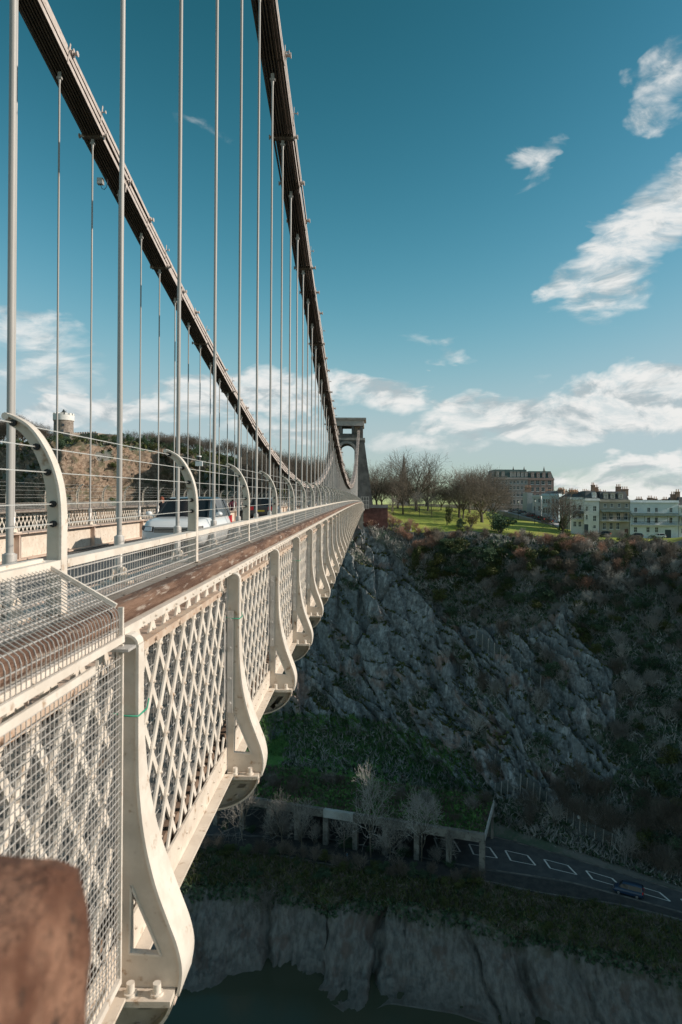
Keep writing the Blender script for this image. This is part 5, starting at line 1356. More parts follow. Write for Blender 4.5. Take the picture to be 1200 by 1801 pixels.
def facade(mb_, w, h, holes, th=0.35):
    """front wall (x 0..w, z 0..h) with real openings"""
    xs = sorted({0, w} | {a for q in holes for a in (q[0], q[0] + q[2])}); zs = sorted({0, h} | {a for q in holes for a in (q[1], q[1] + q[3])})
    for i in range(len(xs) - 1):
        j = 0
        while j < len(zs) - 1:
            cx = (xs[i] + xs[i + 1]) / 2
            def open_(jj):
                cz = (zs[jj] + zs[jj + 1]) / 2; return any(q[0] < cx < q[0] + q[2] and q[1] < cz < q[1] + q[3] for q in holes)
            if open_(j): j += 1; continue
            e = j
            while e + 1 < len(zs) - 1 and not open_(e + 1): e += 1
            mb_.box(xs[i], xs[i + 1], 0, th, zs[j], zs[e + 1]); j = e + 1
def house(name, label, left, right, wallm, H, depth, wins, doors=(), roof=None, cornice=True, chimneys=(), balcony=None, dorm=(), ang=None, base_drop=3.0, roofm=None, bands=(), cat='house'):
    """left/right: ground points of the front; wins: (fraction, z, w, h)"""
    a, b = Vector(left), Vector(right); d = b - a; w = math.hypot(d.x, d.y); z0 = min(a.z, b.z)
    t = thing(name, label, cat, (a.x, a.y, z0), (0, 0, math.atan2(d.y, d.x)))
    holes = [(f * w - ww / 2, z, ww, hh) for f, z, ww, hh in wins] + [(f * w - ww / 2, 0.0, ww, hh) for f, ww, hh, _ in doors]
    m_ = MB(); facade(m_, w, H, holes); m_.box(0, 0.35, 0.352, depth, 0, H); m_.box(w - 0.35, w, 0.352, depth, 0, H); m_.box(0.352, w - 0.352, depth - 0.35, depth, 0, H); m_.box(0, w, 0.0, depth, -base_drop, -0.002)
    m_.box(0.352, w - 0.352, 0.9, 1.0, 0, H - 0.01)
    obj('wall', m_, t, wallm)
    for f, z, ww, hh in wins:
        F_, P_, S_ = win_mesh(ww, hh, hh > 1.2); o = obj('window', F_, t, loc=(f * w, 0, z)); obj('pane', P_, o); obj('sill', S_, o)
    for f, ww, hh, dm in doors:
        m_ = MB(); m_.box(-ww / 2, ww / 2, 0.10, 0.18, 0, hh); m_.box(-ww / 2 + .12, ww / 2 - .12, 0.07, 0.10, 0.2, hh * 0.45); o = obj('door', m_, t, dm, loc=(f * w, 0, 0.0))
    if cornice:
        m_ = MB(); m_.box(-0.12, w + 0.12, -0.35, 0.0, H - 0.75, H - 0.35); m_.box(-0.05, w + 0.05, -0.18, -0.002, H - 0.34, H + 0.1); obj('cornice', m_, t, wallm)
    for zb in bands:
        m_ = MB(); m_.box(0, w, -0.12, -0.002, zb, zb + 0.25); obj('band', m_, t, wallm)
    rm_ = roofm or slate
    if roof:
        k, rh, inset = roof; m_ = MB()
        if k == 'mansard':
            m_.add([(0, 0.4, H), (w, 0.4, H), (w, depth, H), (0, depth, H), (inset * 0.4, inset, H + rh), (w - inset * 0.4, inset, H + rh), (w - inset * 0.4, depth - inset, H + rh), (inset * 0.4, depth - inset, H + rh)],
                   [(3, 2, 1, 0), (4, 5, 6, 7), (0, 1, 5, 4), (1, 2, 6, 5), (2, 3, 7, 6), (3, 0, 4, 7)])
        else:
            m_.add([(0, 0.2, H), (w, 0.2, H), (w, depth, H), (0, depth, H), (0, depth / 2, H + rh), (w, depth / 2, H + rh)], [(3, 2, 1, 0), (0, 1, 5, 4), (2, 3, 4, 5), (1, 2, 5), (3, 0, 4)])
        ro = obj('roof', m_, t, rm_)
    else:
        m_ = MB(); m_.box(0.36, w - 0.36, 0.36, depth - 0.36, H - 0.3, H - 0.05); ro = obj('roof', m_, t, rm_)
    for f, z, ww, hh in dorm:
        m_ = MB(); m_.box(f * w - ww / 2, f * w + ww / 2, 0.55, 3.0, H + z, H + z + hh); m_.prism([(f * w - ww / 2 - 0.1, H + z + hh + .002), (f * w + ww / 2 + 0.1, H + z + hh + .002), (f * w + ww / 2 - .2, H + z + hh + 0.35), (f * w - ww / 2 + .2, H + z + hh + 0.35)], 'y', 0.45, 3.0)
        dmr = obj('dormer', m_, t, wallm if wallm != glass else frame_w)
        F_, P_, S_ = win_mesh(ww * 0.72, hh * 0.8, False); o = obj('dormer_window', F_, dmr, loc=(f * w, 0.42, H + z + 0.1)); 
    for f, y, ww, hh, zb in chimneys:
        m_ = MB(); m_.box(f * w - ww / 2, f * w + ww / 2, y, y + 0.9, zb, zb + hh); m_.box(f * w - ww / 2 - .1, f * w + ww / 2 + .1, y - .1, y + 1.0, zb + hh + .002, zb + hh + .2); ch = obj('chimney', m_, t, chim)
        npot = max(2, int(ww / 0.5))
        for k in range(npot):
            m_ = MB(); m_.tube([(f * w - ww / 2 + (k + .5) * ww / npot, y + .45, zb + hh + .2), (f * w - ww / 2 + (k + .5) * ww / npot, y + .45, zb + hh + 1.0)], [0.16, 0.12], 8); obj('chimney_pot', m_, ch, pot_m)
    if balcony:
        x0, x1, zf, zr = balcony; x0 *= w; x1 *= w
        m_ = MB(); m_.box(x0, x1, -1.5, -0.002, zf - 0.18, zf); bo = obj('balcony', m_, t, frame_w)
        m_ = MB(); m_.box(x0, x1, -1.5, -1.46, zf + 0.95, zf + 1.02)
        nb = int((x1 - x0) / 0.3)
        for k in range(nb + 1): m_.box(x0 + (x1 - x0 - .03) * k / nb, x0 + (x1 - x0 - .03) * k / nb + 0.03, -1.49, -1.46, zf + .002, zf + 0.948)
        obj('railing', m_, bo, iron)
        npst = 5
        m_ = MB()
        for k in range(npst): xx = x0 + 0.06 + (x1 - x0 - .12) * k / (npst - 1); m_.box(xx - .05, xx + .05, -1.48, -1.40, zf + 1.021, zr)
        obj('post', m_, bo, iron)
        m_ = MB(); m_.prism([(-1.75, zr), (-0.003, zr + 0.75), (-0.003, zr + 0.83), (-1.75, zr + 0.07)], 'x', x0 - 0.1, x1 + 0.1); obj('canopy', m_, bo, green_metal)
    return t
def wm(name, c1, c2): return mk(name, c1, c2, 0.35, 0.85, 0.1, 4, c3=tuple(x * 0.72 for x in c1), c3r=(0.58, 0.75), coords='Object')
w_blue = wm('pale_blue_render', (0.64, 0.70, 0.74), (0.72, 0.77, 0.80)); w_white = wm('white_render', (0.69, 0.69, 0.68), (0.77, 0.765, 0.755)); w_beige = wm('bath_stone', (0.34, 0.31, 0.26), (0.42, 0.38, 0.32))
w_grey = wm('grey_render', (0.42, 0.43, 0.42), (0.5, 0.5, 0.49)); w_sky = wm('light_blue_paint', (0.50, 0.63, 0.70), (0.58, 0.69, 0.75)); w_ht = wm('hotel_stone', (0.36, 0.31, 0.29), (0.44, 0.385, 0.355)); w_red = wm('hotel_red_brick', (0.36, 0.245, 0.215), (0.42, 0.30, 0.265))
door_d = plain('dark_door', (0.04, 0.06, 0.08), 0.5); door_r = plain('brown_door', (0.12, 0.05, 0.035), 0.5)
def G(px, py, D): return P(px, py, D)
D1 = 208.0; u1 = D1 / F
# light blue-white house at the right
def winrow(pxs, pl, pr, pyb, py0, w, h, D=D1):
    return [((p - pl) / (pr - pl), (py0 - pyb) * D / F, w, h) for p in pxs]
pl, pr, g = 1108, 1193, 948
wins = winrow((1118, 1141, 1154.5, 1180), pl, pr, 900.5, g, 0.95, 1.35) + winrow((1118, 1141, 1154.5, 1180), pl, pr, 919.5, g, 1.0, 1.75) + winrow((1118, 1140, 1155), pl, pr, 936, g, 1.05, 1.6)
house('terrace_house', 'wide pale blue white house with green canopied balcony at the right edge', G(pl, g, D1), G(pr, g, D1), w_blue, (g - 880) * u1, 10, wins, [(0.79, 1.9, 2.9, door_d)], None, True,
      [(0.985, 3, 1.2, 2.2, (g - 882) * u1)], (0.02, 0.98, (g - 922.5) * u1, (g - 907) * u1), bands=((g - 924) * u1 - .4,))
pl, pr, g = 1055, 1107, 945
wins = winrow((1064, 1076, 1089, 1102), pl, pr, 891.5, g, 0.95, 1.05) + winrow((1063, 1075, 1088, 1101), pl, pr, 914.0, g, 1.15, 2.1) + winrow((1063, 1075, 1087), pl, pr, 931, g, 1.1, 2.1)
house('terrace_house', 'beige stone house with dark mansard roof and long iron balcony', G(pl, g, D1), G(pr, g, D1), w_beige, (g - 879) * u1, 9, wins, [(0.90, 1.1, 2.6, door_r)], ('mansard', 2.6, 1.6), True,
      [(0.95, 2.2, 1.9, 2.0, (g - 872) * u1), (0.86, 5.5, 1.5, 2.8, (g - 872) * u1), (0.08, 5.5, 1.2, 2.6, (g - 872) * u1)], (0.02, 0.99, (g - 915.5) * u1, (g - 900.5) * u1), [(0.22, 0.35, 1.5, 1.5), (0.45, 0.35, 1.5, 1.5), (0.72, 0.35, 1.5, 1.5)])
pl, pr, g = 1029, 1054, 937
wins = winrow((1046,), pl, pr, 899, g, 1.1, 1.6) + winrow((1046,), pl, pr, 916.5, g, 1.05, 1.7) + winrow((1046,), pl, pr, 929, g, 0.95, 0.95) + winrow((1032,), pl, pr, 899, g, 0.7, 1.5) + winrow((1032,), pl, pr, 914, g, 0.7, 1.5)
house('terrace_house', 'narrow pale house with one sash window above another and dark door', G(pl, g, D1), G(pr, g, D1), w_white, (g - 877) * u1, 9, wins, [(0.10, 1.2, 2.6, door_d)], ('mansard', 2.4, 1.8), True,
      [(0.95, 5, 1.0, 2.6, (g - 868) * u1)], None, [(0.68, 0.3, 1.3, 1.3)])
pl, pr, g = 1004, 1028.5, 933
wins = winrow((1010, 1020), pl, pr, 897, g, 0.95, 1.6, 212) + winrow((1010, 1020), pl, pr, 911, g, 1.0, 1.8, 212) + winrow((1011, 1020), pl, pr, 926, g, 0.95, 1.6, 212)
house('terrace_house', 'cream house with small iron balcony behind the pollard tree', G(pl, g, 212), G(pr, g, 210), w_white, (g - 874) * u1, 9, wins, [], ('pitch', 1.8, 0), True, [(0.1, 3, 2.0, 1.8, (g - 876) * u1)], (0.25, 0.95, (g - 912) * u1, (g - 903) * u1))
pl, pr, g = 984, 1003.5, 928
wins = winrow((989, 998), pl, pr, 893, g, 0.95, 1.6, 222) + winrow((989, 998), pl, pr, 908, g, 0.95, 1.7, 222) + winrow((989, 998), pl, pr, 921, g, 0.95, 1.5, 222)
house('terrace_house', 'grey white house left of the pollard tree trunk, lower down the hill', G(pl, g, 226), G(pr, g, 222), w_grey, (g - 872) * 0.18, 9, wins, [], ('pitch', 1.8, 0), True, [(0.5, 3, 2.4, 1.6, (g - 872) * .18)])
pl, pr, g = 953, 983, 921
wins = winrow((956.5, 961, 965.5, 973, 979), pl, pr, 885, g, 0.8, 1.6, 236) + winrow((956.5, 961, 965.5, 973, 979), pl, pr, 902, g, 0.85, 1.9, 236) + winrow((957, 965, 974), pl, pr, 916, g, 0.85, 1.5, 236)
house('terrace_house', 'light blue house with tall narrow windows half way up the hill', G(pl, g, 240), G(pr, g, 236), w_sky, (g - 868) * 0.197, 9, wins, [], ('pitch', 1.2, 0), True, [(0.9, 3, 2.2, 1.4, (g - 868) * .197)])
pl, pr, g = 936.5, 952, 914
wins = winrow((940, 948), pl, pr, 884, g, 0.85, 1.5, 250) + winrow((940, 948), pl, pr, 898, g, 0.85, 1.6, 250)
house('terrace_house', 'white house with flat cornice beside the tall grey gable', G(pl, g, 250), G(pr, g, 247), w_white, (g - 871) * 0.207, 9, wins, [], None, True)
house('gable_house', 'tall plain grey gable standing below the hotel', G(927.5, 910, 262), G(937, 910, 262), w_grey, (910 - 866) * .215, 8, [], [], None, False, [(0.5, 3, 2.4, 1.6, (910 - 864) * .215)])
house('terrace_house', 'slice of pale house cut by the right picture edge', G(1194, 949, D1), G(1240, 949, D1), w_white, (949 - 889) * u1, 10, winrow((1201, 1215, 1230), 1194, 1240, 902, 949, 0.9, 1.3) + winrow((1201, 1215, 1230), 1194, 1240, 938, 949, 0.9, 1.5), [], ('mansard', 2.6, 1.5), True, [(0.1, 2.5, 1.3, 3.2, (949 - 884) * u1)], (0.02, 0.98, (949 - 924) * u1, (949 - 911) * u1))
# brown roofs and chimneys behind the terrace
for i, (px, pyt, D, w, lab) in enumerate(((962, 866, 262, 9, 'brown roofed house with chimneys behind the light blue one'), (985, 866, 258, 8, 'brown roofed house behind the pollard tree crown'), (1008, 868, 248, 8, 'brick chimneyed roof behind the narrow pale house'), (1030, 868, 252, 9, 'far roof with a crowd of chimney pots behind the beige house'), (1124, 880, 242, 8, 'low roof with pale chimneys behind the wide pale blue house'), (1145, 882, 250, 10, 'second low roof behind the wide pale blue house'))):
    p = P(px, 905, D); q = Vector((p.x + w, p.y, p.z)); hh = (905 - pyt) * D / F
    house('roof_house', lab, p, q, w_beige if i % 2 else w_grey, hh - 1.6, 9, [], [], ('pitch', 1.9, 0), False, [(0.15, 2.5, 2.2, 1.6, hh - 1.2), (0.65, 2.8, 1.8, 2.0, hh - 1.2), (0.9, 3, 1.4, 1.5, hh - 1)], roofm=mk('tile_roof', (0.15, 0.09, 0.065), (0.22, 0.14, 0.10), 1, 0.9) if i < 4 else None)
# hotel
DH = 296.0; uh = DH / F
pl, pr, g = 894, 928.5, 907
cols = (898.5, 904.5, 911, 918, 924.5); wins = []
for py, hh in ((850.5, 1.5), (861, 1.7), (873, 1.9), (886.5, 1.9)): wins += winrow(cols, pl, pr, py, g, 0.95, hh, DH)
wins += winrow((898.5, 911, 924.5), pl, pr, 901, g, 1.1, 2.0, DH)
house('hotel', 'tall stone fronted hotel with dark mansard roof and rows of windows', G(pl - 26, g, DH), G(pr, g, DH), w_ht, (g - 840) * uh, 16, [(1 - (1 - f) * (pr - pl) / (pr - pl + 26), z, w, h) for f, z, w, h in wins] + [(f, (g - py) * uh, 0.95, 1.7) for f in (0.06, 0.16, 0.27, 0.37) for py in (850.5, 861, 873, 886.5)], [], ('mansard', 3.6, 1.2), True,
      [], None, [(f, 0.35, 1.25, 2.0) for f in (0.12, 0.28, 0.52, 0.62, 0.73, 0.84, 0.95)], bands=((g - 868) * uh, (g - 893) * uh, (g - 855) * uh), roofm=green_metal, cat='hotel')
pl, pr, g = 929, 974, 907; wins = []
for py, hh in ((852, 2.0), (864, 1.8), (876, 1.8)): wins += winrow((936, 945.5, 955, 966.5), pl, pr, py, g, 1.5, hh, DH)
house('hotel_wing', 'red brick hotel wing with pale window bays and rounded dark roof end', G(pl, g, DH), G(pr, g, DH), w_red, (g - 841) * uh, 16, wins, [], ('mansard', 3.2, 2.2), True, [], None, [(f, 0.35, 1.3, 1.9) for f in (0.18, 0.40, 0.62, 0.85)], bands=((g - 845) * uh,), roofm=green_metal, cat='hotel')
for px, lab in ((903, 'left ornamental finial on the hotel roof'), (922, 'middle ornamental finial on the hotel roof'), (957, 'right ornamental finial on the hotel wing roof')):
    b = P(px, 829, DH + 5); t = thing('roof_finial', lab, 'finial', b)
    m_ = MB(); m_.box(-0.5, 0.5, -0.5, 0.5, -1.2, 0.3); obj('base', m_, t, pot_m); m_ = MB(); m_.tube([(0, 0, 0.3), (0, 0, 0.8), (0, 0, 1.4), (0, 0, 2.2)], [0.25, 0.35, 0.2, 0.05], 8); obj('spike', m_, t, iron)
# church spire
b = P(710, 893, 420); t = thing('church_spire', 'thin dark church spire rising above the bare trees', 'church', b); k = 420 / F
m_ = MB(); m_.box(-3.2, 3.2, -3.2, 3.2, -3, 12.5); obj('tower', m_, t, w_beige)
m_ = MB(); sp_m = mk('spire_stone', (0.14, 0.13, 0.12), (0.2, 0.19, 0.17), 0.5, 0.9); m_.tube([(0, 0, 12.5), (0, 0, 15), (0, 0, 33)], [3.0, 2.5, 0.12], 8, smooth=False); m_.tube([(0, 0, 33), (0, 0, 34.6)], 0.1, 5); obj('spire', m_, t, sp_m)
m_ = MB()
for a in range(4):
    cx, cy = 2.7 * math.cos(a * 1.5708 + .785) * 1.2, 2.7 * math.sin(a * 1.5708 + .785) * 1.2; m_.tube([(cx, cy, 12.5), (cx, cy, 16.5)], [0.6, 0.05], 6, smooth=False)
obj('pinnacle', m_, t, sp_m)
# ---- the observatory on its hill
b = P(112, 769, 312); b.z = P(112, 769, 312).z; t = thing('observatory_tower', 'round stone tower with white battlements on the hilltop at left', 'tower', b); k = 312 / F
ost = mk('rubble_stone', (0.20, 0.165, 0.14), (0.33, 0.28, 0.24), 1.2, 0.9, 0.6, 6, c3=(0.14, 0.10, 0.08)); owh = mk('lime_white', (0.66, 0.65, 0.62), (0.74, 0.73, 0.70), 1, 0.8)
R0 = 16.6 * k
m_ = MB(); m_.tube([(0, 0, -3), (0, 0, 27 * k), (0, 0, 29 * k)], [R0, R0 * 0.97, R0 * 1.02], 28); obj('shaft', m_, t, ost)
m_ = MB(); m_.tube([(0, 0, 29.02 * k), (0, 0, 38 * k)], [R0 * 1.05, R0 * 1.05], 28); obj('parapet_band', m_, t, owh)
for i in range(14):
    a = i / 14 * 6.283; m_ = MB(); m_.box(R0 * 0.85, R0 * 1.05, -R0 * 0.14, R0 * 0.14, 38.01 * k, 41.5 * k); obj('merlon', m_, t, owh, rot=(0, 0, a))
m_ = MB(); m_.tube([(0, 0, 38 * k), (0, 0, 44 * k)], 1.2, 10); m_.tube([(0, 0, 44 * k), (0, 0, 49 * k)], [0.9, 0.2], 8); m_.box(-1.6, -0.6, -0.4, 0.4, 38 * k, 42 * k); m_.box(-.2, 1.3, -.15, .15, 45.5 * k, 46.5 * k); obj('camera_turret', m_, t, iron)
for zz, aa in ((18, -1.2), (8, -1.25), (20, -2.2)):
    m_ = MB(); m_.box(R0 * 0.93, R0 * 1.01, -0.45, 0.45, zz * k, (zz + 4) * k); obj('window', m_, t, glass, rot=(0, 0, aa))
def castle_wall(pa, pb, D, label, h0, mer=True):
    a, b = P(pa[0], pa[1] - 6, D), P(pb[0], pb[1] - 6, D - 6); w = b.x - a.x; t = thing('castle_wing', label, 'building', a, (0, 0, math.atan2(b.y - a.y, w)))
    m_ = MB(); m_.box(0, w, 0, 6, -8, h0); obj('wall', m_, t, ost)
    if mer:
        m_ = MB(); x = 0
        while x < w - 0.6: m_.box(x, x + 0.7, 0, 0.5, h0 + .002, h0 + 0.7); x += 1.4
        tag(obj('merlon', m_, t, ost), kind='stuff')
    for k_ in range(3):
        m_ = MB(); x = w * (0.2 + 0.3 * k_); m_.box(x - .45, x + .45, -0.05, 0.1, h0 * .35, h0 * .75); obj('window', m_, t, glass)
castle_wall((128, 787), (176, 787), 306, 'low grey castle wing to the right of the round tower', 4.5)
castle_wall((95, 787), (127, 787), 304, 'low stone wall at the foot of the round tower', 4.8, False)
b = P(193, 784, 298); t = thing('round_bastion', 'low round stone bastion at the right end of the castle wing', 'building', b)
m_ = MB(); m_.tube([(0, 0, -9), (0, 0, 4.3), (0, 0, 4.6)], [4.4, 4.3, 4.5], 20); obj('wall', m_, t, ost)

# ================================================================== VEHICLES AND PEOPLE
tyre_m = plain('tyre', (0.02, 0.02, 0.02), 0.8); rim_m = plain('alloy', (0.45, 0.46, 0.47), 0.3, 0.8); cglass = plain('car_glass', (0.015, 0.02, 0.025), 0.08); lamp_w = plain('lamp_lens', (0.7, 0.74, 0.78), 0.1); lamp_r = plain('red_lens', (0.65, 0.015, 0.03), 0.2); trim_m = plain('black_trim', (0.02, 0.02, 0.022), 0.5)
def ring(y, w, zb, zm, zt, k=0.86):
    pts = [(0, zb), (w * 0.90, zb), (w * 0.98, zb + 0.12), (w, (zb + zm) / 2), (w * 0.985, zm), (w * k, zt - 0.02), (w * k * 0.8, zt), (0, zt + 0.015)]
    return [(x, y, z) for x, z in pts] + [(-x, y, z) for x, z in reversed(pts[1:-1])]
def loft(rings):
    mb_ = MB(); n = len(rings[0]); vs = [p for r in rings for p in r]
    mb_.add(vs, [(i * n + j, i * n + (j + 1) % n, (i + 1) * n + (j + 1) % n, (i + 1) * n + j) for i in range(len(rings) - 1) for j in range(n)], True)
    mb_.add(rings[0], [tuple(range(n))]); mb_.add(rings[-1], [tuple(range(n))]); return mb_
def paint(name, c): 
    m = bpy.data.materials.new(name); m.use_nodes = True; b = m.node_tree.nodes['Principled BSDF']; N = NT(m.node_tree)
    N.put(b.inputs['Base Color'], N.mix(N.noise(N.n('ShaderNodeTexCoord').outputs['Object'], 2, 3), tuple(x * 0.93 for x in c), c)); b.inputs['Roughness'].default_value = 0.28; b.inputs['Coat Weight'].default_value = 0.4; b.inputs['Coat Roughness'].default_value = 0.06; return m
def car(name, label, cat, loc, rz, L=4.4, W=0.97, H=1.62, body=None, roofm=None, kind='suv', group=None, tilt=0.0):
    t = thing(name, label, cat, loc, (tilt, 0, rz), group); h = L / 2; hood = H * 0.635; belt = H * 0.645
    st = [(-h, W * .80, .42, .72, belt * .93), (-h + .08, W * .90, .33, .75, belt * .98), (-h + .5, W * .98, .28, .78, belt), (-h * .45, W, .26, .80, belt), (0, W, .26, .80, belt), (h * .28, W, .26, .80, belt * 0.985), (h * .46, W * .99, .27, .80, hood), (h * .70, W * .975, .28, .78, hood * 0.965), (h * .88, W * .93, .30, .74, hood * .91), (h - .06, W * .84, .34, .70, hood * .80), (h, W * .72, .42, .66, hood * .70)]
    if kind == 'van': st = st[:6] + [(h * .62, W, .26, .80, belt * .97), (h * .85, W * .95, .30, .76, belt * .86), (h, W * .8, .4, .7, belt * .66)]
    bd = loft([ring(*s_) for s_ in st]); o = obj('body', bd, t, body)
    f1 = h * .44 if kind != 'van' else h * .66; f2 = h * .10 if kind != 'van' else h * .40
    def cab(y, z, w): return (y, z, w)
    Wb, Wr = W * .90, W * .72
    cb = MB()
    bot = [(-h + .16, Wb * .93), (-h * .55, Wb), (0, Wb), (f1, Wb * .88)]; top = [(-h + .52 if kind != 'van' else -h + .25, Wr * .94), (-h * .5, Wr), (f2 - .35, Wr), (f2, Wr * .93)]
    zt = H - 0.05; vs = []
    for (y, w), (y2, w2) in zip(bot, top): vs += [(-w, y, belt - .03), (w, y, belt - .03), (-w2, y2, zt - (0.05 if y2 in (top[0][0], top[-1][0]) else 0)), (w2, y2, zt - (0.05 if y2 in (top[0][0], top[-1][0]) else 0))]
    fs = []
    for i in range(3): a, b = i * 4, i * 4 + 4; fs += [(a, b, b + 2, a + 2), (a + 1, a + 3, b + 3, b + 1), (a + 2, b + 2, b + 3, a + 3), (a, a + 1, b + 1, b)]
    fs += [(0, 2, 3, 1), (12, 13, 15, 14)]; cb.add(vs, fs); obj('windows', cb, t, cglass)
    rf = MB(); r_ = []
    for (y, w), k in zip(top, (0, 1, 1, 0)): r_.append([(-w - .012, y, zt - .05), (-w * .94, y, zt + (.035 if k else -.008)), (0, y, zt + (.055 if k else .0)), (w * .94, y, zt + (.035 if k else -.008)), (w + .012, y, zt - .05)])
    n = 5; rf.add([p for r in r_ for p in r], [(i * n + j, i * n + j + 1, (i + 1) * n + j + 1, (i + 1) * n + j) for i in range(3) for j in range(n - 1)], True); rf.add([r_[0][0], r_[0][4], r_[3][4], r_[3][0]], [(0, 1, 2, 3)]); obj('roof', rf, t, roofm or body)
    for s_ in (-1, 1):
        pl_ = MB(); pl_.bar((s_ * Wb * .885, f1 - .02, belt - .02), (s_ * (Wr * .94), f2, zt - .03), 0.05, 0.06); pl_.bar((s_ * (Wb + .004), -.10, belt - .02), (s_ * (Wr + .012), -.16, zt - .04), .03, .09); pl_.bar((s_ * Wb * .935, -h + .17, belt - .02), (s_ * Wr * .95, top[0][0] + .02, zt - .05), .06, .16); obj('pillar', pl_, t, roofm or body)
        mr_ = MB(); mr_.sphere((s_ * (W + .10), f1 - .20, belt + .08), .105, 10, 6, .72); mr_.bar((s_ * W * .92, f1 - .18, belt), (s_ * (W + .06), f1 - .18, belt + .05), .05, .05); obj('mirror', mr_, t, body)
        q_ = [(.50, h + .014, hood * .64), (.78, h - .030, hood * .65), (.90, h - .17, hood * .70), (.885, h - .20, hood * .80), (.76, h - .075, hood * .785), (.50, h - .03, hood * .775)]
        for nm_, mt_, g_ in (('headlight_housing', trim_m, 0.0), ('headlight', lamp_w, 0.012)):
            cx_ = sum(a_[0] for a_ in q_) / 6; cz_ = sum(a_[2] for a_ in q_) / 6; k_ = 1.0 if g_ == 0 else 0.78
            pp = [(s_ * W * (cx_ + (a_ - cx_) * k_), b_ + .012 + g_, cz_ + (c_ - cz_) * k_) for a_, b_, c_ in q_]
            hl = MB(); hl.add([(x, y - .12, z) for x, y, z in pp] + pp, [(5, 4, 3, 2, 1, 0), (6, 7, 8, 9, 10, 11)] + [(i, (i + 1) % 6, 6 + (i + 1) % 6, 6 + i) for i in range(6)]); obj(nm_, hl, t, mt_)
        tl = MB(); tl.box(min(s_ * W * .55, s_ * W * .90), max(s_ * W * .55, s_ * W * .90), -h - .012, -h + .12, belt * .72, belt * .97); obj('tail_light', tl, t, lamp_r)
        for yw in (h * .62, -h * .60):
            wh = MB(); wh.tube([(s_ * (W - .22), yw, .34), (s_ * (W - .20), yw, .34), (s_ * (W + .005), yw, .34), (s_ * (W + .012), yw, .34)], [.31, .345, .345, .31], 18); o = obj('wheel', wh, t, tyre_m)
            rm = MB(); rm.tube([(s_ * (W + .005), yw, .34), (s_ * (W + .022), yw, .34)], [.22, .20], 14); obj('rim', rm, o, rim_m)
    gr = MB(); gr.box(-W * .48, W * .48, h - .05, h + .008, hood * .62, hood * .76); obj('grille', gr, t, trim_m)
    for k in range(3):
        gb = MB(); gb.box(-W * .47, W * .47, h + .009, h + .02, hood * (.635 + .045 * k), hood * (.65 + .045 * k)); obj('grille_bar', gb, t, rim_m)
    lo_ = MB(); lo_.box(-W * .62, W * .62, h - .04, h + .012, .36, .50); lo_.box(-W * .7, W * .7, -h - .012, -h + .05, .36, .50); obj('bumper_insert', lo_, t, trim_m)
    hp = MB(); hp.box(-.26, .26, h + .013, h + .022, .48, .59); obj('number_plate', hp, t, plain('plate_white', (0.7, 0.7, 0.66), .5))
    hp = MB(); hp.box(-.26, .26, -h - .02, -h - .006, belt * .62, belt * .73); obj('number_plate', hp, t, plain('plate_yellow', (0.6, 0.45, 0.05), .5))
    return t
white_p = paint('white_car_paint', (0.72, 0.74, 0.75)); black_p = paint('black_car_paint', (0.02, 0.025, 0.03)); dark_p = paint('dark_grey_car_paint', (0.035, 0.045, 0.055)); blue_p = paint('blue_van_paint', (0.014, 0.038, 0.085))
yc = 21.6; xc = -5.6; wc_ = car('parked_car', 'white car with black roof driving towards the camera on the bridge', 'car', (xc, yc, -1.76 + camber(yc)), R(180), 4.4, .97, 1.68, white_p, black_p, tilt=-slope(yc)); wc_.name = 'white_car'
# row of slots along the front edge of the bonnet
m_ = MB()
for k in range(9): m_.box(-.62 + k * .14, -.53 + k * .14, 1.80, 1.86, 0.935, 0.955)
obj('bonnet_badge', m_, wc_, trim_m)
yc = 50.0; c = car('dark_car', 'dark car with red tail lights driving away along the bridge', 'car', (-7.5, yc, -1.76 + camber(yc)), 0, 4.3, .93, 1.60, dark_p, None, tilt=slope(yc))
v = roadpt(0.17, 45.0); car('blue_van', 'dark blue van driving along the riverside road', 'van', v, math.atan2(gpt(4, 46).y - gpt(4, 40).y, 6) + R(90), 4.8, .98, 1.95, blue_p, None, 'van')
# parked cars, a few pixels each
pk = [paint('parked_dark', (0.03, 0.035, 0.04)), paint('parked_silver', (0.35, 0.37, 0.38)), paint('parked_red', (0.12, 0.02, 0.02)), paint('parked_white', (0.6, 0.62, 0.62))]
protos = [car('parked_car', 'first parked car', 'car', (0, 0, -500), 0, 4.2, .9, 1.5, p, None) for p in pk]
used = [False] * 4
spots_ = [(906, 903.5, 254, 0, 'dark car parked at the top of the hill street below the hotel'), (914, 905, 250, 1, 'silver car parked high on the hill street'), (921, 906.5, 247.5, 0, 'dark car parked third from the top of the hill street'), (929, 909, 244, 1, 'silver car parked in the middle of the hill street'), (937, 911.5, 241, 2, 'dark red car parked in the hill street'),
          (948, 915.5, 237, 0, 'black car parked by the light blue house'), (957, 918.5, 234, 0, 'dark car parked in front of the light blue house'), (967, 922, 230, 0, 'dark car parked just left of the pollard tree'), (1044, 942, 210, 0, 'dark car parked by the narrow pale house'), (1062, 944.5, 206.5, 0, 'dark car parked before the beige house'), (1118, 948, 204, 0, 'dark car parked before the wide pale blue house'), (1158, 948.8, 203, 3, 'white car parked near the double door of the pale blue house')]
for px, py, D, k, lab in spots_:
    o = protos[k] if not used[k] else copy_tree(protos[k]); used[k] = True
    p = P(px, py, D); i = min(range(len(lft) - 1), key=lambda j: (lft[j] - p).length); d = lft[i + 1] - lft[i]
    hz = p.z + 0.12; o.location = (p.x, p.y + 3.4 if px < 1000 else p.y, hz + (0.15 if px < 1000 else 0.2)); o.rotation_euler = (0, 0, math.atan2(d.y, d.x) + R(90)); o['label'] = lab; o['group'] = 'cars parked along the street'

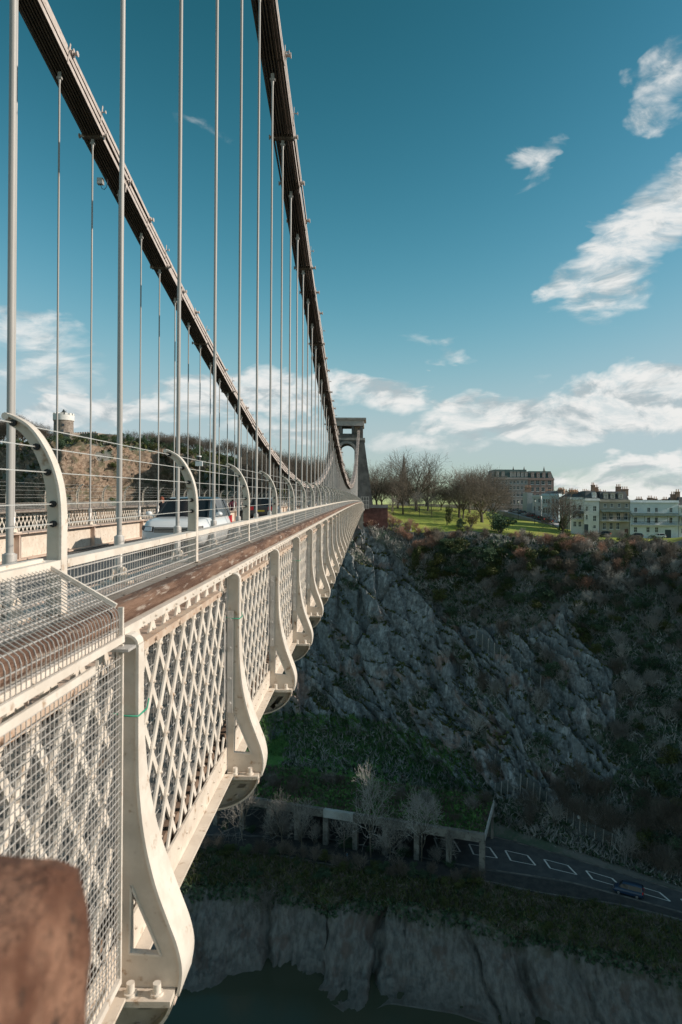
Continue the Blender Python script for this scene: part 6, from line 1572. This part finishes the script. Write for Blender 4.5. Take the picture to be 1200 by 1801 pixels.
skin_m = plain('skin', (0.45, 0.28, 0.21), 0.6)
def person(label, loc, rz, coat, hair, legs=(0.03, 0.035, 0.05), step=0.28, s=1.0):
    J = {'pel': (0, 0, .95), 'spi': (0, .02, 1.15), 'che': (0, .03, 1.36), 'nec': (0, .04, 1.48), 'hb': (0, .06, 1.58), 'ht': (0, .07, 1.70),
         'hl': (-.09, 0, .92), 'kl': (-.10, step * .55 + .05, .50), 'al': (-.10, step * .9, .09), 'tl': (-.10, step * .9 + .17, .03),
         'hr': (.09, 0, .92), 'kr': (.10, -step * .25 + .05, .50), 'ar': (.10, -step, .10), 'tr': (.10, -step + .16, .03),
         'sl': (-.17, .03, 1.40), 'el': (-.23, -.10, 1.14), 'wl': (-.22, .02, .90), 'fl': (-.21, .06, .80), 'sr': (.17, .03, 1.40), 'er': (.23, .08, 1.14), 'wr': (.21, .24, .95), 'fr': (.20, .30, .87)}
    Ed = [('pel', 'spi'), ('spi', 'che'), ('che', 'nec'), ('nec', 'hb'), ('hb', 'ht'), ('pel', 'hl'), ('hl', 'kl'), ('kl', 'al'), ('al', 'tl'), ('pel', 'hr'), ('hr', 'kr'), ('kr', 'ar'), ('ar', 'tr'), ('che', 'sl'), ('sl', 'el'), ('el', 'wl'), ('wl', 'fl'), ('che', 'sr'), ('sr', 'er'), ('er', 'wr'), ('wr', 'fr')]
    Rr = {'pel': .145, 'spi': .14, 'che': .155, 'nec': .062, 'hb': .092, 'ht': .085, 'hl': .10, 'kl': .065, 'al': .045, 'tl': .04, 'sl': .07, 'el': .05, 'wl': .036, 'fl': .034}
    ks = list(J); me = bpy.data.meshes.new('body'); me.from_pydata([J[k] for k in ks], [(ks.index(a), ks.index(b)) for a, b in Ed], [])
    o = bpy.data.objects.new('body', me); COL.objects.link(o)
    md = o.modifiers.new('s', 'SKIN'); o.modifiers.new('u', 'SUBSURF').levels = 1
    for i, k in enumerate(ks):
        r = Rr.get(k, Rr.get(k[:-1] + 'l', .05)); me.skin_vertices[0].data[i].radius = (r, r * (.75 if k in ('pel', 'spi', 'che') else 1)); me.skin_vertices[0].data[i].use_root = (k == 'pel')
    dg = bpy.context.evaluated_depsgraph_get(); m2 = bpy.data.meshes.new_from_object(o.evaluated_get(dg)); bpy.data.objects.remove(o)
    m2.materials.clear()
    for c in (coat, legs): m2.materials.append(plain('cloth', c, .9))
    m2.materials.append(skin_m)
    for p in m2.polygons:
        c = p.center; p.material_index = 2 if c.z > 1.50 or (abs(c.x) > .15 and c.z < .90) else (1 if c.z < .88 else 0); p.use_smooth = True
    t = thing('person', label, 'person', loc, (0, 0, rz)); t.scale = (s, s, s); obj('body', m2, t)
    h = MB(); h.sphere((0, .035, 1.665), .112, 12, 8, 1.05); h.sphere((0, -.03, 1.58), .10, 10, 6, 1.2); obj('hair', h, t, plain('hair', hair, .8))
    f = MB(); f.sphere((0, .158, 1.625), .018, 6, 4); obj('nose', f, t, skin_m)
    for s_ in (-1, 1):
        f = MB(); f.sphere((s_ * .034, .145, 1.655), .012, 6, 4); obj('eye', f, t, trim_m)
    f = MB(); f.box(-.025, .025, .138, .152, 1.575, 1.583); obj('mouth', f, t, plain('lips', (.35, .12, .1), .6))
    return t
person('person with auburn hair in a dark coat on the far footway', (-9.95, 33.0, -1.88 + camber(33)), R(180), (.02, .022, .03), (.22, .06, .03))
person('person in a dark plum coat on the far footway beyond the white car', (-9.9, 50.0, -1.88 + camber(50)), R(10), (.13, .03, .05), (.03, .02, .015))
p = hit(611, 1514); 
if p is not None: person('person in blue walking on the dark riverside path', p, R(80), (.08, .16, .24), (.05, .03, .02), (.05, .08, .12))
